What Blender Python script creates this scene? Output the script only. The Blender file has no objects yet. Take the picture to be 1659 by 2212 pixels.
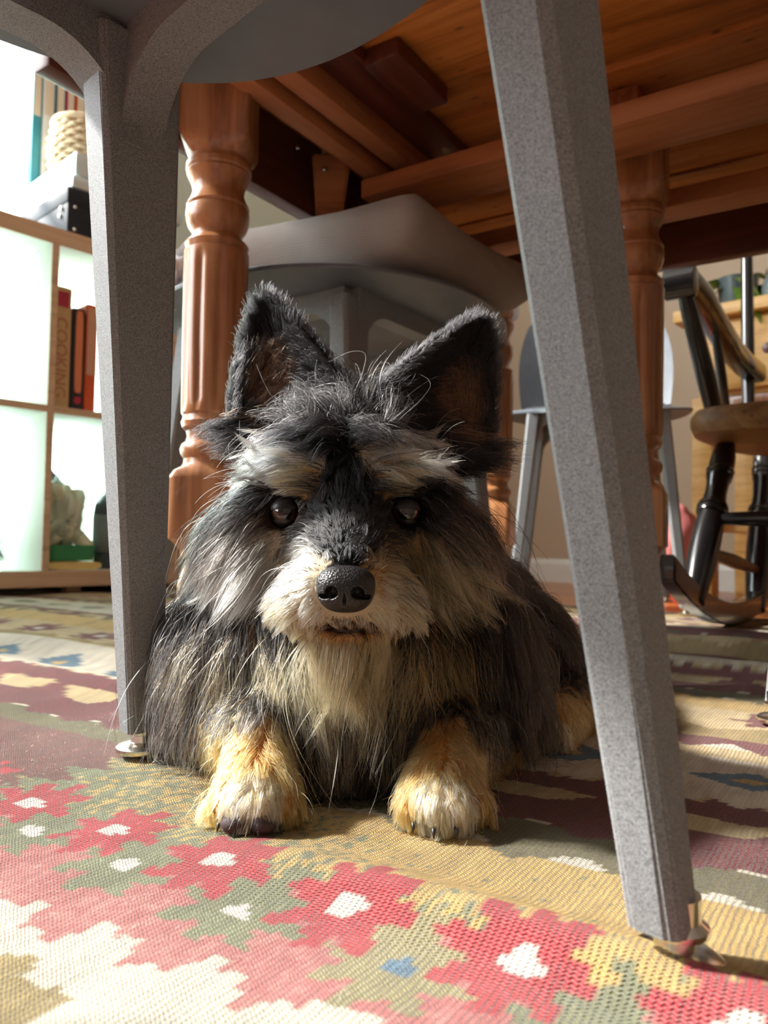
import bpy, bmesh, math, random
import numpy as np
from mathutils import Vector, Matrix

random.seed(7)
rng = np.random.default_rng(7)
scene = bpy.context.scene
COL = scene.collection
PI = math.pi

# ------------------------------------------------------------------ camera
FPX = 1660.0
CAM = np.array([0.0, 0.0, 0.15])
_p, _t = math.radians(2.2), math.radians(1.0)
FWD = np.array([0, math.cos(_p), math.sin(_p)])
_u0 = np.array([0, -math.sin(_p), math.cos(_p)])
RGT = math.cos(_t) * np.array([1.0, 0, 0]) + math.sin(_t) * _u0
UPV = -math.sin(_t) * np.array([1.0, 0, 0]) + math.cos(_t) * _u0
cam_data = bpy.data.cameras.new('camera')
cam_data.sensor_fit = 'HORIZONTAL'
cam_data.sensor_width = 36.0
cam_data.lens = FPX / 1659.0 * 36.0
cam_data.clip_start = 0.01
cam_data.dof.use_dof = True
cam_data.dof.focus_distance = 0.43
cam_data.dof.aperture_fstop = cam_data.lens / 2.3      # 2.3 mm entrance pupil, a phone lens
cam = bpy.data.objects.new('camera', cam_data)
COL.objects.link(cam)
M = Matrix.Identity(4)
for i in range(3):
    M[i][0], M[i][1], M[i][2], M[i][3] = RGT[i], UPV[i], -FWD[i], CAM[i]
cam.matrix_world = M
scene.camera = cam

# ------------------------------------------------------------------ world, sun, exposure
world = bpy.data.worlds.new('world')
scene.world = world
world.use_nodes = True
bg = world.node_tree.nodes['Background']
bg.inputs[0].default_value = (0.90, 0.96, 1.0, 1)
bg.inputs[1].default_value = 9.5
sun_d = bpy.data.lights.new('sun', 'SUN')
sun_d.energy = 9.5
sun_d.angle = math.radians(4.0)
sun_d.color = (1.0, 0.955, 0.88)
sun = bpy.data.objects.new('sun', sun_d)
COL.objects.link(sun)
SUN_DIR = Vector((-0.76, 0.13, 0.64)).normalized()     # towards the sun
sun.rotation_euler = SUN_DIR.to_track_quat('Z', 'Y').to_euler()
sun.location = (-4, 0.6, 4)
vs = scene.view_settings
vs.view_transform = 'Standard'
vs.look = 'None'
vs.exposure = 0.50
vs.gamma = 1.0
vs.use_curve_mapping = False
scene.cycles.use_denoising = True
scene.cycles.max_bounces = 6
scene.cycles.diffuse_bounces = 4
scene.cycles.glossy_bounces = 3
scene.cycles.transmission_bounces = 5
scene.cycles.use_adaptive_sampling = True
scene.cycles.adaptive_threshold = 0.06
scene.cycles.transparent_max_bounces = 12
scene.cycles.sample_clamp_indirect = 6.0

# ------------------------------------------------------------------ helpers
def at(px, py, Y):
    d = FWD + RGT * (px - 829.5) / FPX + UPV * (1106 - py) / FPX
    return CAM + d * (Y / d[1])

def sr(r, g, b):
    def c(v):
        v /= 255.0
        return v / 12.92 if v <= 0.04045 else ((v + 0.055) / 1.055) ** 2.4
    return (c(r), c(g), c(b), 1.0)

class NT:
    def __init__(self, name):
        self.m = bpy.data.materials.new(name)
        self.m.use_nodes = True
        self.t = self.m.node_tree
        self.t.nodes.clear()
        self.out = self.n('ShaderNodeOutputMaterial')
    def n(self, typ, **kw):
        nd = self.t.nodes.new(typ)
        for k, v in kw.items():
            setattr(nd, k, v)
        return nd
    def l(self, a, b):
        self.t.links.new(a, b)
    def bsdf(self, rough=0.5, metallic=0.0, spec=0.5, coat=0.0, color=None):
        b = self.n('ShaderNodeBsdfPrincipled')
        b.inputs['Roughness'].default_value = rough
        b.inputs['Metallic'].default_value = metallic
        b.inputs['Specular IOR Level'].default_value = spec
        b.inputs['Coat Weight'].default_value = coat
        if color:
            b.inputs['Base Color'].default_value = color
        self.l(b.outputs[0], self.out.inputs[0])
        self.b = b
        return b
    def noise(self, scale, detail=3.0, rough=0.55, vec=None, dist=0.0):
        nd = self.n('ShaderNodeTexNoise')
        nd.inputs['Scale'].default_value = scale
        nd.inputs['Detail'].default_value = detail
        nd.inputs['Roughness'].default_value = rough
        nd.inputs['Distortion'].default_value = dist
        if vec is not None:
            self.l(vec, nd.inputs['Vector'])
        return nd
    def coords(self, scale=(1, 1, 1), kind='Object', rot=(0, 0, 0)):
        tc = self.n('ShaderNodeTexCoord')
        mp = self.n('ShaderNodeMapping')
        mp.inputs['Scale'].default_value = scale
        mp.inputs['Rotation'].default_value = rot
        self.l(tc.outputs[kind], mp.inputs['Vector'])
        return mp.outputs[0]
    def ramp(self, fac, stops):
        r = self.n('ShaderNodeValToRGB')
        el = r.color_ramp.elements
        while len(el) > 1:
            el.remove(el[-1])
        el[0].position, el[0].color = stops[0]
        for p, c in stops[1:]:
            e = el.new(p)
            e.color = c
        self.l(fac, r.inputs[0])
        return r.outputs[0]
    def bump(self, height, strength=0.3, dist=0.001):
        b = self.n('ShaderNodeBump')
        b.inputs['Strength'].default_value = strength
        b.inputs['Distance'].default_value = dist
        self.l(height, b.inputs['Height'])
        self.l(b.outputs[0], self.b.inputs['Normal'])
        return b

def plain(name, color, rough=0.5, metallic=0.0, spec=0.5, coat=0.0, var=0.12, nscale=18.0, bump=0.0, bscale=200.0):
    """one colour with a little procedural variation"""
    t = NT(name)
    t.bsdf(rough, metallic, spec, coat)
    co = t.coords()
    nz = t.noise(nscale, 4.0, vec=co)
    lo = tuple(c * (1 - var) for c in color[:3]) + (1,)
    hi = tuple(min(1, c * (1 + var)) for c in color[:3]) + (1,)
    t.l(t.ramp(nz.outputs[0], [(0.3, lo), (0.7, hi)]), t.b.inputs['Base Color'])
    if bump:
        t.bump(t.noise(bscale, 2.0, vec=co).outputs[0], bump, 0.001)
    return t.m

def wood(name, dark, mid, light, axis=0, rough=0.35, coat=0.0, grain=1.0, knots=True, spec=0.5):
    """grain stretched along one object axis, with rings, pores and knots"""
    t = NT(name)
    t.bsdf(rough, 0, spec, coat)
    sc = [14.0 * grain] * 3
    sc[axis] = 1.6 * grain
    co = t.coords(tuple(sc))
    n1 = t.noise(1.6, 6.0, 0.6, co, 1.2)
    sc2 = [110.0 * grain] * 3
    sc2[axis] = 5.0 * grain
    n2 = t.noise(1.0, 3.0, 0.6, t.coords(tuple(sc2)))
    mix = t.n('ShaderNodeMath', operation='MULTIPLY_ADD')
    t.l(n2.outputs[0], mix.inputs[0])
    mix.inputs[1].default_value = 0.35
    t.l(n1.outputs[0], mix.inputs[2])
    col = t.ramp(mix.outputs[0], [(0.45, dark), (0.66, mid), (0.9, light)])
    if knots:
        v = t.n('ShaderNodeTexVoronoi')
        sk = [9.0] * 3
        sk[axis] = 4.0
        t.l(t.coords(tuple(sk)), v.inputs['Vector'])
        kr = t.ramp(v.outputs['Distance'], [(0.05, (1, 1, 1, 1)), (0.16, (0, 0, 0, 1))])
        mx = t.n('ShaderNodeMixRGB', blend_type='MIX')
        sub = t.n('ShaderNodeMath', operation='MULTIPLY')
        t.l(kr, sub.inputs[0])
        sub.inputs[1].default_value = 0.7
        t.l(sub.outputs[0], mx.inputs[0])
        t.l(col, mx.inputs[1])
        mx.inputs[2].default_value = tuple(c * 0.45 for c in dark[:3]) + (1,)
        col = mx.outputs[0]
    t.l(col, t.b.inputs['Base Color'])
    t.bump(n2.outputs[0], 0.25, 0.0006)
    return t.m

# ---- mesh helpers: every build ends in ONE mesh object
def link(name, me, mat=None, parent=None, loc=None, smooth=None):
    o = bpy.data.objects.new(name, me)
    COL.objects.link(o)
    if mat is not None:
        for m in (mat if isinstance(mat, (list, tuple)) else [mat]):
            me.materials.append(m)
    if parent is not None:
        o.parent = parent
    if loc is not None:
        o.location = loc
    if smooth is not None:
        me.shade_smooth() if smooth else me.shade_flat()
    return o

def from_bm(name, bm, mat=None, parent=None, loc=None, smooth=False, angle=None):
    bmesh.ops.recalc_face_normals(bm, faces=bm.faces)
    me = bpy.data.meshes.new(name)
    bm.to_mesh(me)
    bm.free()
    if smooth:
        me.shade_smooth()
        if angle:
            me.set_sharp_from_angle(angle=math.radians(angle))
    return link(name, me, mat, parent, loc)

def box_bm(size, center=(0, 0, 0), bevel=0.0, seg=2, bm=None, rot=None):
    b = bmesh.new()
    bmesh.ops.create_cube(b, size=1.0)
    bmesh.ops.scale(b, vec=size, verts=b.verts)
    if bevel:
        bmesh.ops.bevel(b, geom=list(b.edges), offset=bevel, segments=seg, affect='EDGES', profile=0.5)
    if rot is not None:
        bmesh.ops.transform(b, matrix=rot, verts=b.verts)
    bmesh.ops.translate(b, vec=center, verts=b.verts)
    if bm is None:
        return b
    me = bpy.data.meshes.new('t')
    b.to_mesh(me)
    b.free()
    bm.from_mesh(me)
    bpy.data.meshes.remove(me)
    return bm

def box(name, size, center, mat, parent=None, bevel=0.002, rotz=0.0, smooth=True):
    o = from_bm(name, box_bm(size, (0, 0, 0), bevel), mat, parent, center, smooth, 40)
    o.rotation_euler = (0, 0, rotz)
    return o

def loft(rings, close_ends=True, bm=None, cyclic=True):
    """rings: list of (n,3) arrays, same n; joined with quads"""
    bm = bm or bmesh.new()
    vs = [[bm.verts.new(p) for p in ring] for ring in rings]
    n = len(vs[0])
    for a, b in zip(vs[:-1], vs[1:]):
        for i in range(n if cyclic else n - 1):
            j = (i + 1) % n
            bm.faces.new((a[i], a[j], b[j], b[i]))
    if close_ends and cyclic:
        bm.faces.new(vs[0][::-1])
        bm.faces.new(vs[-1])
    return bm

def lathe(profile, seg=32, bm=None, center=(0, 0), scale=(1, 1)):
    rings = []
    for r, z in profile:
        rings.append([(center[0] + r * scale[0] * math.cos(2 * PI * i / seg), center[1] + r * scale[1] * math.sin(2 * PI * i / seg), z) for i in range(seg)])
    return loft(rings, True, bm)

def tube(points, radii, seg=12, bm=None):
    """a swept round tube through points"""
    P = [Vector(p) for p in points]
    if not hasattr(radii, '__len__'):
        radii = [radii] * len(P)
    rings = []
    ref = Vector((0, 0, 1))
    for i, p in enumerate(P):
        tg = (P[min(i + 1, len(P) - 1)] - P[max(i - 1, 0)]).normalized()
        if abs(tg.dot(ref)) > 0.95:
            ref = Vector((1, 0, 0))
        n1 = tg.cross(ref).normalized()
        n2 = tg.cross(n1).normalized()
        rings.append([p + radii[i] * (math.cos(2 * PI * k / seg) * n1 + math.sin(2 * PI * k / seg) * n2) for k in range(seg)])
    return loft(rings, True, bm)

def prism(poly, y0, y1, bm=None):
    """poly in (x,z), extruded along y"""
    bm = bm or bmesh.new()
    a = [bm.verts.new((x, y0, z)) for x, z in poly]
    b = [bm.verts.new((x, y1, z)) for x, z in poly]
    n = len(poly)
    for i in range(n):
        j = (i + 1) % n
        bm.faces.new((a[i], a[j], b[j], b[i]))
    bm.faces.new(a[::-1])
    bm.faces.new(b)
    return bm

def empty(name, loc=(0, 0, 0), rotz=0.0):
    o = bpy.data.objects.new(name, None)
    o.empty_display_size = 0.05
    COL.objects.link(o)
    o.location = loc
    o.rotation_euler = (0, 0, rotz)
    return o

def tag(o, label, cat, group=None, kind=None):
    o['label'] = label
    if cat:
        o['category'] = cat
    if group:
        o['group'] = group
    if kind:
        o['kind'] = kind
    return o

def structure(o):
    o['kind'] = 'structure'
    return o

def copy_tree(o, parent=None):
    c = o.copy()
    COL.objects.link(c)
    if parent is not None:
        c.parent = parent
    for ch in [x for x in bpy.data.objects if x.parent == o]:
        copy_tree(ch, c)
    return c
# ------------------------------------------------------------------ materials of the place
M_wall = plain('wall_paint', sr(196, 176, 152), 0.85, var=0.04, nscale=3.0, bump=0.15, bscale=120)
M_wall_dim = plain('wall_paint_darkened', sr(122, 106, 92), 0.85, var=0.04, nscale=3.0, bump=0.15, bscale=120)  # darkened copy of the wall paint; cuts bounce light from the unseen walls
M_wall_pale = plain('wall_paint_pale', sr(214, 226, 214), 0.85, var=0.03, nscale=3.0, bump=0.15, bscale=120)
M_ceil = plain('ceiling_paint', sr(200, 196, 188), 0.9, var=0.03)
M_white = plain('white_gloss_paint', sr(235, 235, 230), 0.35, var=0.03)
M_floor = wood('floor_oak', sr(120, 66, 26), sr(176, 104, 44), sr(205, 135, 66), axis=1, rough=0.3, coat=0.2, knots=False)
M_table = wood('stained_pine', sr(114, 72, 45), sr(166, 110, 70), sr(196, 142, 98), axis=2, rough=0.3, coat=0.35, grain=1.3, knots=False)
M_plank = wood('raw_pine_underside', sr(136, 76, 28), sr(198, 120, 50), sr(220, 146, 74), axis=0, rough=0.55, grain=1.0)
M_rail = wood('hardwood_rail', sr(128, 74, 40), sr(172, 106, 62), sr(190, 124, 78), axis=0, rough=0.6, knots=False)
M_darkwood = wood('dark_stained_wood', sr(58, 26, 16), sr(84, 40, 26), sr(104, 54, 36), axis=0, rough=0.4, coat=0.1, knots=False)
M_pine = wood('honey_pine', sr(196, 140, 70), sr(226, 176, 100), sr(240, 198, 128), axis=0, rough=0.45)
M_seatwood = wood('worn_seat_wood', sr(92, 58, 24), sr(132, 88, 42), sr(158, 112, 62), axis=0, rough=0.5)
M_birch = wood('birch_veneer', sr(182, 146, 112), sr(206, 172, 138), sr(220, 190, 158), axis=0, rough=0.5, knots=False)
M_black = plain('black_lacquer', sr(18, 18, 20), 0.22, spec=0.6, coat=0.5, var=0.2)
M_chrome = plain('polished_steel', sr(222, 218, 210), 0.22, metallic=1.0, var=0.04)

def plastic_mat():
    t = NT('speckled_grey_resin')
    t.bsdf(0.55, 0, 0.45)
    co = t.coords()
    n1 = t.noise(3200, 2.0, 0.6, co, 0.4)          # fine speckle
    n2 = t.noise(1500, 2.0, 0.6, co, 1.6)          # worm-like mould texture
    n3 = t.noise(9, 3.0, 0.5, co)
    a = t.n('ShaderNodeMath', operation='ADD')
    t.l(n1.outputs[0], a.inputs[0])
    t.l(n2.outputs[0], a.inputs[1])
    c = t.ramp(a.outputs[0], [(0.75, sr(98, 101, 104)), (1.12, sr(104, 107, 110)), (1.28, sr(114, 117, 120)), (1.42, sr(160, 163, 166))])
    c2 = t.ramp(n3.outputs[0], [(0.3, (0.9, 0.9, 0.9, 1)), (0.7, (1, 1, 1, 1))])
    mx = t.n('ShaderNodeMixRGB', blend_type='MULTIPLY')
    mx.inputs[0].default_value = 1.0
    t.l(c, mx.inputs[1])
    t.l(c2, mx.inputs[2])
    t.l(mx.outputs[0], t.b.inputs['Base Color'])
    t.bump(a.outputs[0], 0.30, 0.0004)
    return t.m
M_resin = plastic_mat()

def shell_mat():
    t = NT('smooth_grey_resin')
    t.bsdf(0.42, 0, 0.5)
    co = t.coords()
    c = t.ramp(t.noise(14, 3.0, 0.5, co).outputs[0], [(0.3, sr(96, 103, 112)), (0.7, sr(112, 119, 128))])
    t.l(c, t.b.inputs['Base Color'])
    t.bump(t.noise(700, 2.0, vec=co).outputs[0], 0.12, 0.0004)
    return t.m
M_shell = shell_mat()

def glass_mat():
    t = NT('window_glass')
    tr = t.n('ShaderNodeBsdfTransparent')
    gl = t.n('ShaderNodeBsdfGlossy')
    gl.inputs['Roughness'].default_value = 0.02
    mx = t.n('ShaderNodeMixShader')
    mx.inputs[0].default_value = 0.05
    t.l(tr.outputs[0], mx.inputs[1])
    t.l(gl.outputs[0], mx.inputs[2])
    t.l(mx.outputs[0], t.out.inputs[0])
    return t.m
M_glass = glass_mat()

# ------------------------------------------------------------------ room shell
W = np.array([0.675, 0.737])              # direction of the window wall
Nn = np.array([0.737, -0.675])            # its normal, into the room
P_SHELF = np.array([-0.834, 1.90])        # a divider of the shelf, front face
P_WALL = P_SHELF - 0.42 * Nn              # on the window wall
AZ_W = math.atan2(W[1], W[0])
H_CEIL = 2.75

def wp(t, n=0.0):                          # a point t along the window wall and n into the room
    q = P_WALL + t * W + n * Nn
    return (float(q[0]), float(q[1]))

def wall_panel(name, t0, t1, z0, z1, mat, holes=(), origin=None, az=AZ_W, thick=0.12):
    """a wall with rectangular window openings, local x along the wall, +y outwards (thick)"""
    xs = sorted({t0, t1, *[h[0] for h in holes], *[h[1] for h in holes]})
    zs = sorted({z0, z1, *[h[2] for h in holes], *[h[3] for h in holes]})
    bm = bmesh.new()
    for i in range(len(xs) - 1):
        for k in range(len(zs) - 1):
            cx, cz = (xs[i] + xs[i + 1]) / 2, (zs[k] + zs[k + 1]) / 2
            if any(h[0] < cx < h[1] and h[2] < cz < h[3] for h in holes):
                continue
            box_bm((xs[i + 1] - xs[i], thick, zs[k + 1] - zs[k]), (cx, thick / 2, cz), bm=bm)
    bmesh.ops.remove_doubles(bm, verts=bm.verts, dist=1e-5)
    o = from_bm(name, bm, mat)
    o.location = (origin[0], origin[1], 0)
    o.rotation_euler = (0, 0, az)
    return structure(o)

def window(name, parent_loc, az, x0, x1, z0, z1, cols=2, rows=2):
    """timber frame and sash bars with one pane per light; a portal lets the sky in"""
    e = empty(name, (parent_loc[0], parent_loc[1], 0), az)
    structure(e)
    f = 0.045
    bm = bmesh.new()
    for x in (x0 + f / 2, x1 - f / 2):
        box_bm((f, 0.07, z1 - z0), (x, 0.06, (z0 + z1) / 2), 0.004, bm=bm)
    for z in (z0 + f / 2, z1 - f / 2):
        box_bm((x1 - x0 - 2 * f, 0.07, f), ((x0 + x1) / 2, 0.06, z), 0.004, bm=bm)
    from_bm('window_frame', bm, M_white, e)
    from_bm('window_sill', box_bm((x1 - x0 + 0.08, 0.10, 0.03), ((x0 + x1) / 2, -0.04, z0 - 0.015), 0.006), M_white, e)
    wc, hc = (x1 - x0 - 2 * f) / cols, (z1 - z0 - 2 * f) / rows
    for i in range(1, cols):
        from_bm('sash_bar', box_bm((0.024, 0.04, z1 - z0 - 2 * f), (x0 + f + i * wc, 0.06, (z0 + z1) / 2), 0.003), M_white, e)
    for k in range(1, rows):
        from_bm('sash_bar', box_bm((x1 - x0 - 2 * f, 0.036, 0.024), ((x0 + x1) / 2, 0.06, z0 + f + k * hc), 0.003), M_white, e)
    for i in range(cols):
        for k in range(rows):
            from_bm('pane', box_bm((wc, 0.004, hc), (x0 + f + (i + .5) * wc, 0.06, z0 + f + (k + .5) * hc)), M_glass, e)
    ld = bpy.data.lights.new('window_portal', 'AREA')
    ld.shape = 'RECTANGLE'
    ld.size, ld.size_y = x1 - x0, z1 - z0
    ld.cycles.is_portal = True
    lo = bpy.data.objects.new('window_portal', ld)
    COL.objects.link(lo)
    # the lamp shines along its -Z: turn that to the wall's -Y
    lo.matrix_world = Matrix.Translation(Vector((parent_loc[0], parent_loc[1], 0))) @ Matrix.Rotation(az, 4, 'Z') @ Matrix.Translation(Vector(((x0 + x1) / 2, 0.11, (z0 + z1) / 2))) @ Matrix.Rotation(-PI / 2, 4, 'X')
    return e

# window wall: t runs along W; the first opening is carried down behind the shelf to light its cubbies, the others, unseen, lie further towards the viewer's left
HOLES_L = [(-1.05, 0.34, 0.10, 2.62), (-2.95, -1.35, 0.75, 2.6), (-4.2, -3.15, 0.60, 2.40)]
wall_panel('wall_left', -4.45, 2.05, 0, H_CEIL, M_wall_pale, HOLES_L, P_WALL)
window('window_1', P_WALL, AZ_W, *HOLES_L[0])
window('window_2', P_WALL, AZ_W, *HOLES_L[1], cols=3)
window('window_3', P_WALL, AZ_W, *HOLES_L[2])
CORNER = np.array(wp(2.0))
AZ_B = AZ_W - PI / 2
wall_panel('wall_back', -0.1, 4.2, 0, H_CEIL, M_wall, (), CORNER, AZ_B)
RC = CORNER + 4.1 * np.array([W[1], -W[0]])
wall_panel('wall_right', 0.0, 6.5, 0, H_CEIL, M_wall_dim, (), RC, AZ_W + PI)
FC = np.array(wp(-4.3))
wall_panel('wall_front', -4.2, 0.1, 0, H_CEIL, M_wall_dim, (), FC, AZ_B + PI)
ctr = (CORNER + FC) / 2 + 2.05 * np.array([W[1], -W[0]])
o = structure(from_bm('floor', box_bm((6.7, 4.5, 0.05), (0, 0, -0.03)), M_floor, None, (ctr[0], ctr[1], 0)))
o.rotation_euler = (0, 0, AZ_W)
o = structure(from_bm('ceiling', box_bm((6.7, 4.5, 0.05), (0, 0, 0.025)), M_ceil, None, (ctr[0], ctr[1], H_CEIL)))
o.rotation_euler = (0, 0, AZ_W)
def base_board(name, origin, az, x0, x1):
    o = structure(from_bm(name, prism([(0, 0), (0.018, 0), (0.018, 0.075), (0.010, 0.092), (0, 0.095)], x0, x1), M_white))
    o.matrix_world = Matrix.Translation((origin[0], origin[1], -0.005)) @ Matrix.Rotation(az - PI / 2, 4, 'Z')
    return o
base_board('baseboard_back', CORNER, AZ_B, 0.02, 4.0)
base_board('baseboard_left', P_WALL, AZ_W, -4.2, 1.98)

# half-height sheer on a rod, added to spread pale mint light behind the shelf
def sheer():
    t = NT('diffusing_sheer')
    tl = t.n('ShaderNodeBsdfTranslucent')
    tl.inputs['Color'].default_value = sr(226, 246, 234)
    df = t.n('ShaderNodeBsdfDiffuse')
    df.inputs['Color'].default_value = sr(226, 240, 230)
    mx = t.n('ShaderNodeMixShader')
    mx.inputs[0].default_value = 0.35
    t.l(tl.outputs[0], mx.inputs[1]); t.l(df.outputs[0], mx.inputs[2]); t.l(mx.outputs[0], t.out.inputs[0])
    e = empty('added_light_sheer', (P_WALL[0], P_WALL[1], 0), AZ_W)
    x0, x1, z0, z1 = -1.10, 0.40, 0.02, 0.99
    bm = bmesh.new()
    n = 240
    rows = []
    for z in (z0, z0 + 0.3, z0 + 0.7, z1):
        rows.append([bm.verts.new((x0 + (x1 - x0) * i / n, -0.018 + 0.010 * math.sin(i * 0.55 + 0.4 * z) * (1.1 - 0.5 * z / z1), z)) for i in range(n + 1)])
    for a, b_ in zip(rows[:-1], rows[1:]):
        for i in range(n):
            bm.faces.new((a[i], a[i + 1], b_[i + 1], b_[i]))
    from_bm('diffusing_panel', bm, t.m, e, None, True)
    from_bm('diffuser_rod', tube([(x0 - 0.05, -0.018, z1), (x1 + 0.05, -0.018, z1)], 0.006, 12), M_white, e, None, True)
    tag(e, 'added pale sheer diffusing the lower window light behind the cube shelf', 'curtain')
sheer()
# ------------------------------------------------------------------ rug
RA = np.array([0.835, -0.55]); RA = RA / np.linalg.norm(RA)
RB = np.array([-RA[1], RA[0]])
AZ_R = math.atan2(RA[1], RA[0])

def vnoise(x, y, seed=0):
    """smooth 2-D value noise in numpy, about -1..1"""
    r = np.random.default_rng(seed).random((64, 64)) * 2 - 1
    xi, yi = np.floor(x).astype(int), np.floor(y).astype(int)
    fx, fy = x - xi, y - yi
    fx, fy = fx * fx * (3 - 2 * fx), fy * fy * (3 - 2 * fy)
    g = lambda i, j: r[i % 64, j % 64]
    return (g(xi, yi) * (1 - fx) + g(xi + 1, yi) * fx) * (1 - fy) + (g(xi, yi + 1) * (1 - fx) + g(xi + 1, yi + 1) * fx) * fy

def rug_height(a, b):
    """pile height plus the soft folds the rug has been pushed into"""
    h = 0.004 + 0 * a
    def ridge(bc, amp, wid, a0, a1, seed, slope=0.0):
        w = 0.022 * vnoise(a * 5 + 3, a * 0 + seed, seed)
        m = 1 / (1 + np.exp(-(a - a0) / 0.03)) * 1 / (1 + np.exp((a - a1) / 0.03))
        return amp * m * np.exp(-((b - bc - w - slope * a) / wid) ** 2)
    h = h + ridge(0.266, 0.012, 0.020, -0.225, 0.02, 3)
    h = h + ridge(0.285, 0.007, 0.03, -0.62, -0.44, 5)
    h = h + ridge(0.46, 0.012, 0.03, -1.2, -0.52, 7)
    h = h + ridge(0.60, 0.016, 0.035, -1.5, -0.62, 9)
    h = h + ridge(0.80, 0.014, 0.04, -1.5, -0.70, 10)
    h = h + ridge(0.95, 0.018, 0.03, -0.42, 0.3, 11)
    h = h + ridge(1.16, 0.022, 0.035, -0.62, 0.4, 13)
    h = h + ridge(1.34, 0.016, 0.04, -0.80, 0.0, 17)
    h = h + 0.0016 * vnoise(a * 16, b * 16, 21) + 0.0008 * vnoise(a * 40, b * 40, 23)
    return np.maximum(h, 0.001)

def rug_color(a, b):
    """flat-woven kilim: stepped edges, flower rows, saw-tooth bands; a along the rug, b across"""
    S = lambda *c: np.array(sr(*c)[:3])
    red, rose, maroon = S(174, 50, 56), S(180, 102, 98), S(108, 34, 36)
    sage, olive, teal = S(122, 124, 92), S(104, 96, 60), S(70, 88, 84)
    gold, sand, cream = S(194, 160, 92), S(196, 172, 126), S(216, 206, 186)
    blue, brown, white = S(84, 116, 138), S(112, 66, 56), S(228, 220, 208)
    yarn = vnoise(a * 420, b * 55, 31)                       # streaks along single weft threads
    qa = np.round((a + 0.0025 * vnoise(a * 60, b * 60, 33)) / 0.0042) * 0.0042
    qb = np.round((b + 0.0025 * vnoise(a * 60 + 9, b * 60, 35)) / 0.0036) * 0.0036
    col = np.empty(a.shape + (3,))
    col[:] = cream
    def put(mask, c):
        col[mask] = c
    saw = lambda x, p: np.abs((x / p) % 1.0 - 0.5) * 2       # triangle wave 0..1
    def blend(mask, c1, c2, f):
        f = np.clip(f, 0, 1)[..., None]
        g = (f + 0.62 * (vnoise(a * 470, b * 240, 41))[..., None]) > 0.5
        cc = np.where(g, c2, c1)
        col[mask] = cc[mask]
    # --- general far field: bands repeat across b
    period = 0.46
    for k in range(-2, 6):
        o = k * period
        z = lambda p, am: am * saw(qa + 0.07 * k, p)
        put((qb > o + 0.30) & (qb < o + 0.345), gold)
        put((qb > o + 0.335 + z(0.06, 0.02)) & (qb < o + 0.385), olive)
        put((qb > o + 0.375 + z(0.052, 0.014)) & (qb < o + 0.425), maroon)
        tri = np.abs(((qa + 0.03) / 0.105) % 1 - 0.5) * 2
        put((qb > o + 0.425) & (qb < o + 0.50), sand)
        put((qb > o + 0.405) & (qb < o + 0.405 + 0.055 * tri) & (qb > o + 0.392 + 0.05 * tri - 0.022), maroon)
        put((qb > o + 0.452) & (qb < o + 0.452 + 0.018 + z(0.021, 0.012)), maroon)
        put((qb > o + 0.472 + z(0.03, 0.012)) & (qb < o + 0.60), cream)
        m = np.abs(((qa + 0.012 + 0.09 * k) / 0.12) % 1 - 0.5) * 0.12
        put((m + np.abs(qb - o - 0.535) * 1.5 < 0.038), blue if k % 2 == 0 else sage)
        put((m + np.abs(qb - o - 0.535) * 1.5 < 0.012), gold)
        put((qb > o + 0.585) & (qb < o + 0.612), sand)
        put((qb > o + 0.604 + z(0.05, 0.02)) & (qb < o + 0.64), maroon)
        put((qb > o + 0.640) & (qb < o + 0.675 + z(0.08, 0.02)), olive * 0.5 + gold * 0.5)
        put((qb > o + 0.672 + z(0.08, 0.02)) & (qb < o + 0.70), sand)
        fl = np.hypot((((qa + 0.05 * k) / 0.15) % 1 - 0.5) * 0.15, (qb - o - 0.722) * 1.2)
        put((qb > o + 0.695) & (qb < o + 0.762), sand)
        put((fl < 0.036 + 0.008 * np.cos(8 * np.arctan2(qb - o - 0.722, (((qa + 0.05 * k) / 0.15) % 1 - 0.5) * 0.15))), rose if k % 2 else maroon)
        put(fl < 0.010, white)
    # --- near border: the flower rows in the foreground
    near = (qb < 0.335)
    put(near, cream)
    f = (qb - 0.262 + 0.02 * vnoise(a * 9, b * 9, 51)) / 0.06
    blend((qb > 0.235) & (qb < 0.335) & (a > -0.46), sage, gold, 0.25 + 0.8 * (a + 0.30) / 0.28 + 0.4 * f)
    put((qb > 0.235) & (qb < 0.355) & (qa < -0.405 - 0.03 * saw(qb, 0.03)), brown)
    put((qb > 0.27) & (qb < 0.315) & (qa < -0.43) & (vnoise(a * 30, b * 30, 53) > 0.15), maroon)
    edge = 0.158 + 0.024 * saw(qa, 0.048) + 0.012 * saw(qa + 0.01, 0.017) + 0.13 * np.clip(a + 0.30, 0, 0.25)
    put((qb < 0.252) & (qb > edge), rose)
    blend((qb < 0.252) & (qb > edge), rose, S(196, 120, 112), 0.30 + 3.0 * (0.215 - b))
    put((qb < 0.250) & (qb > edge) & (qa < -0.44), red)
    def rosette(a0, b0, R, c, cc, p8=0.26):
        da, db = qa - a0, qb - b0
        rr, th = np.hypot(da, db), np.arctan2(db, da)
        put(rr < R * (1 + p8 * np.cos(8 * th + 0.3)), c)
        put(np.hypot(da, db * 1.3) < R * 0.30, cc)
    for k in range(-5, 10):
        a0 = -0.322 + 0.0715 * k
        rosette(a0 + 0.036, 0.229, 0.0245, sage if k != 2 else S(150, 140, 100), white if k != 2 else blue)
    for k in range(-5, 10):
        a0 = -0.322 + 0.0715 * k
        rosette(a0, 0.252, 0.0250, red if k != 0 else S(176, 48, 56), white)
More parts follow.
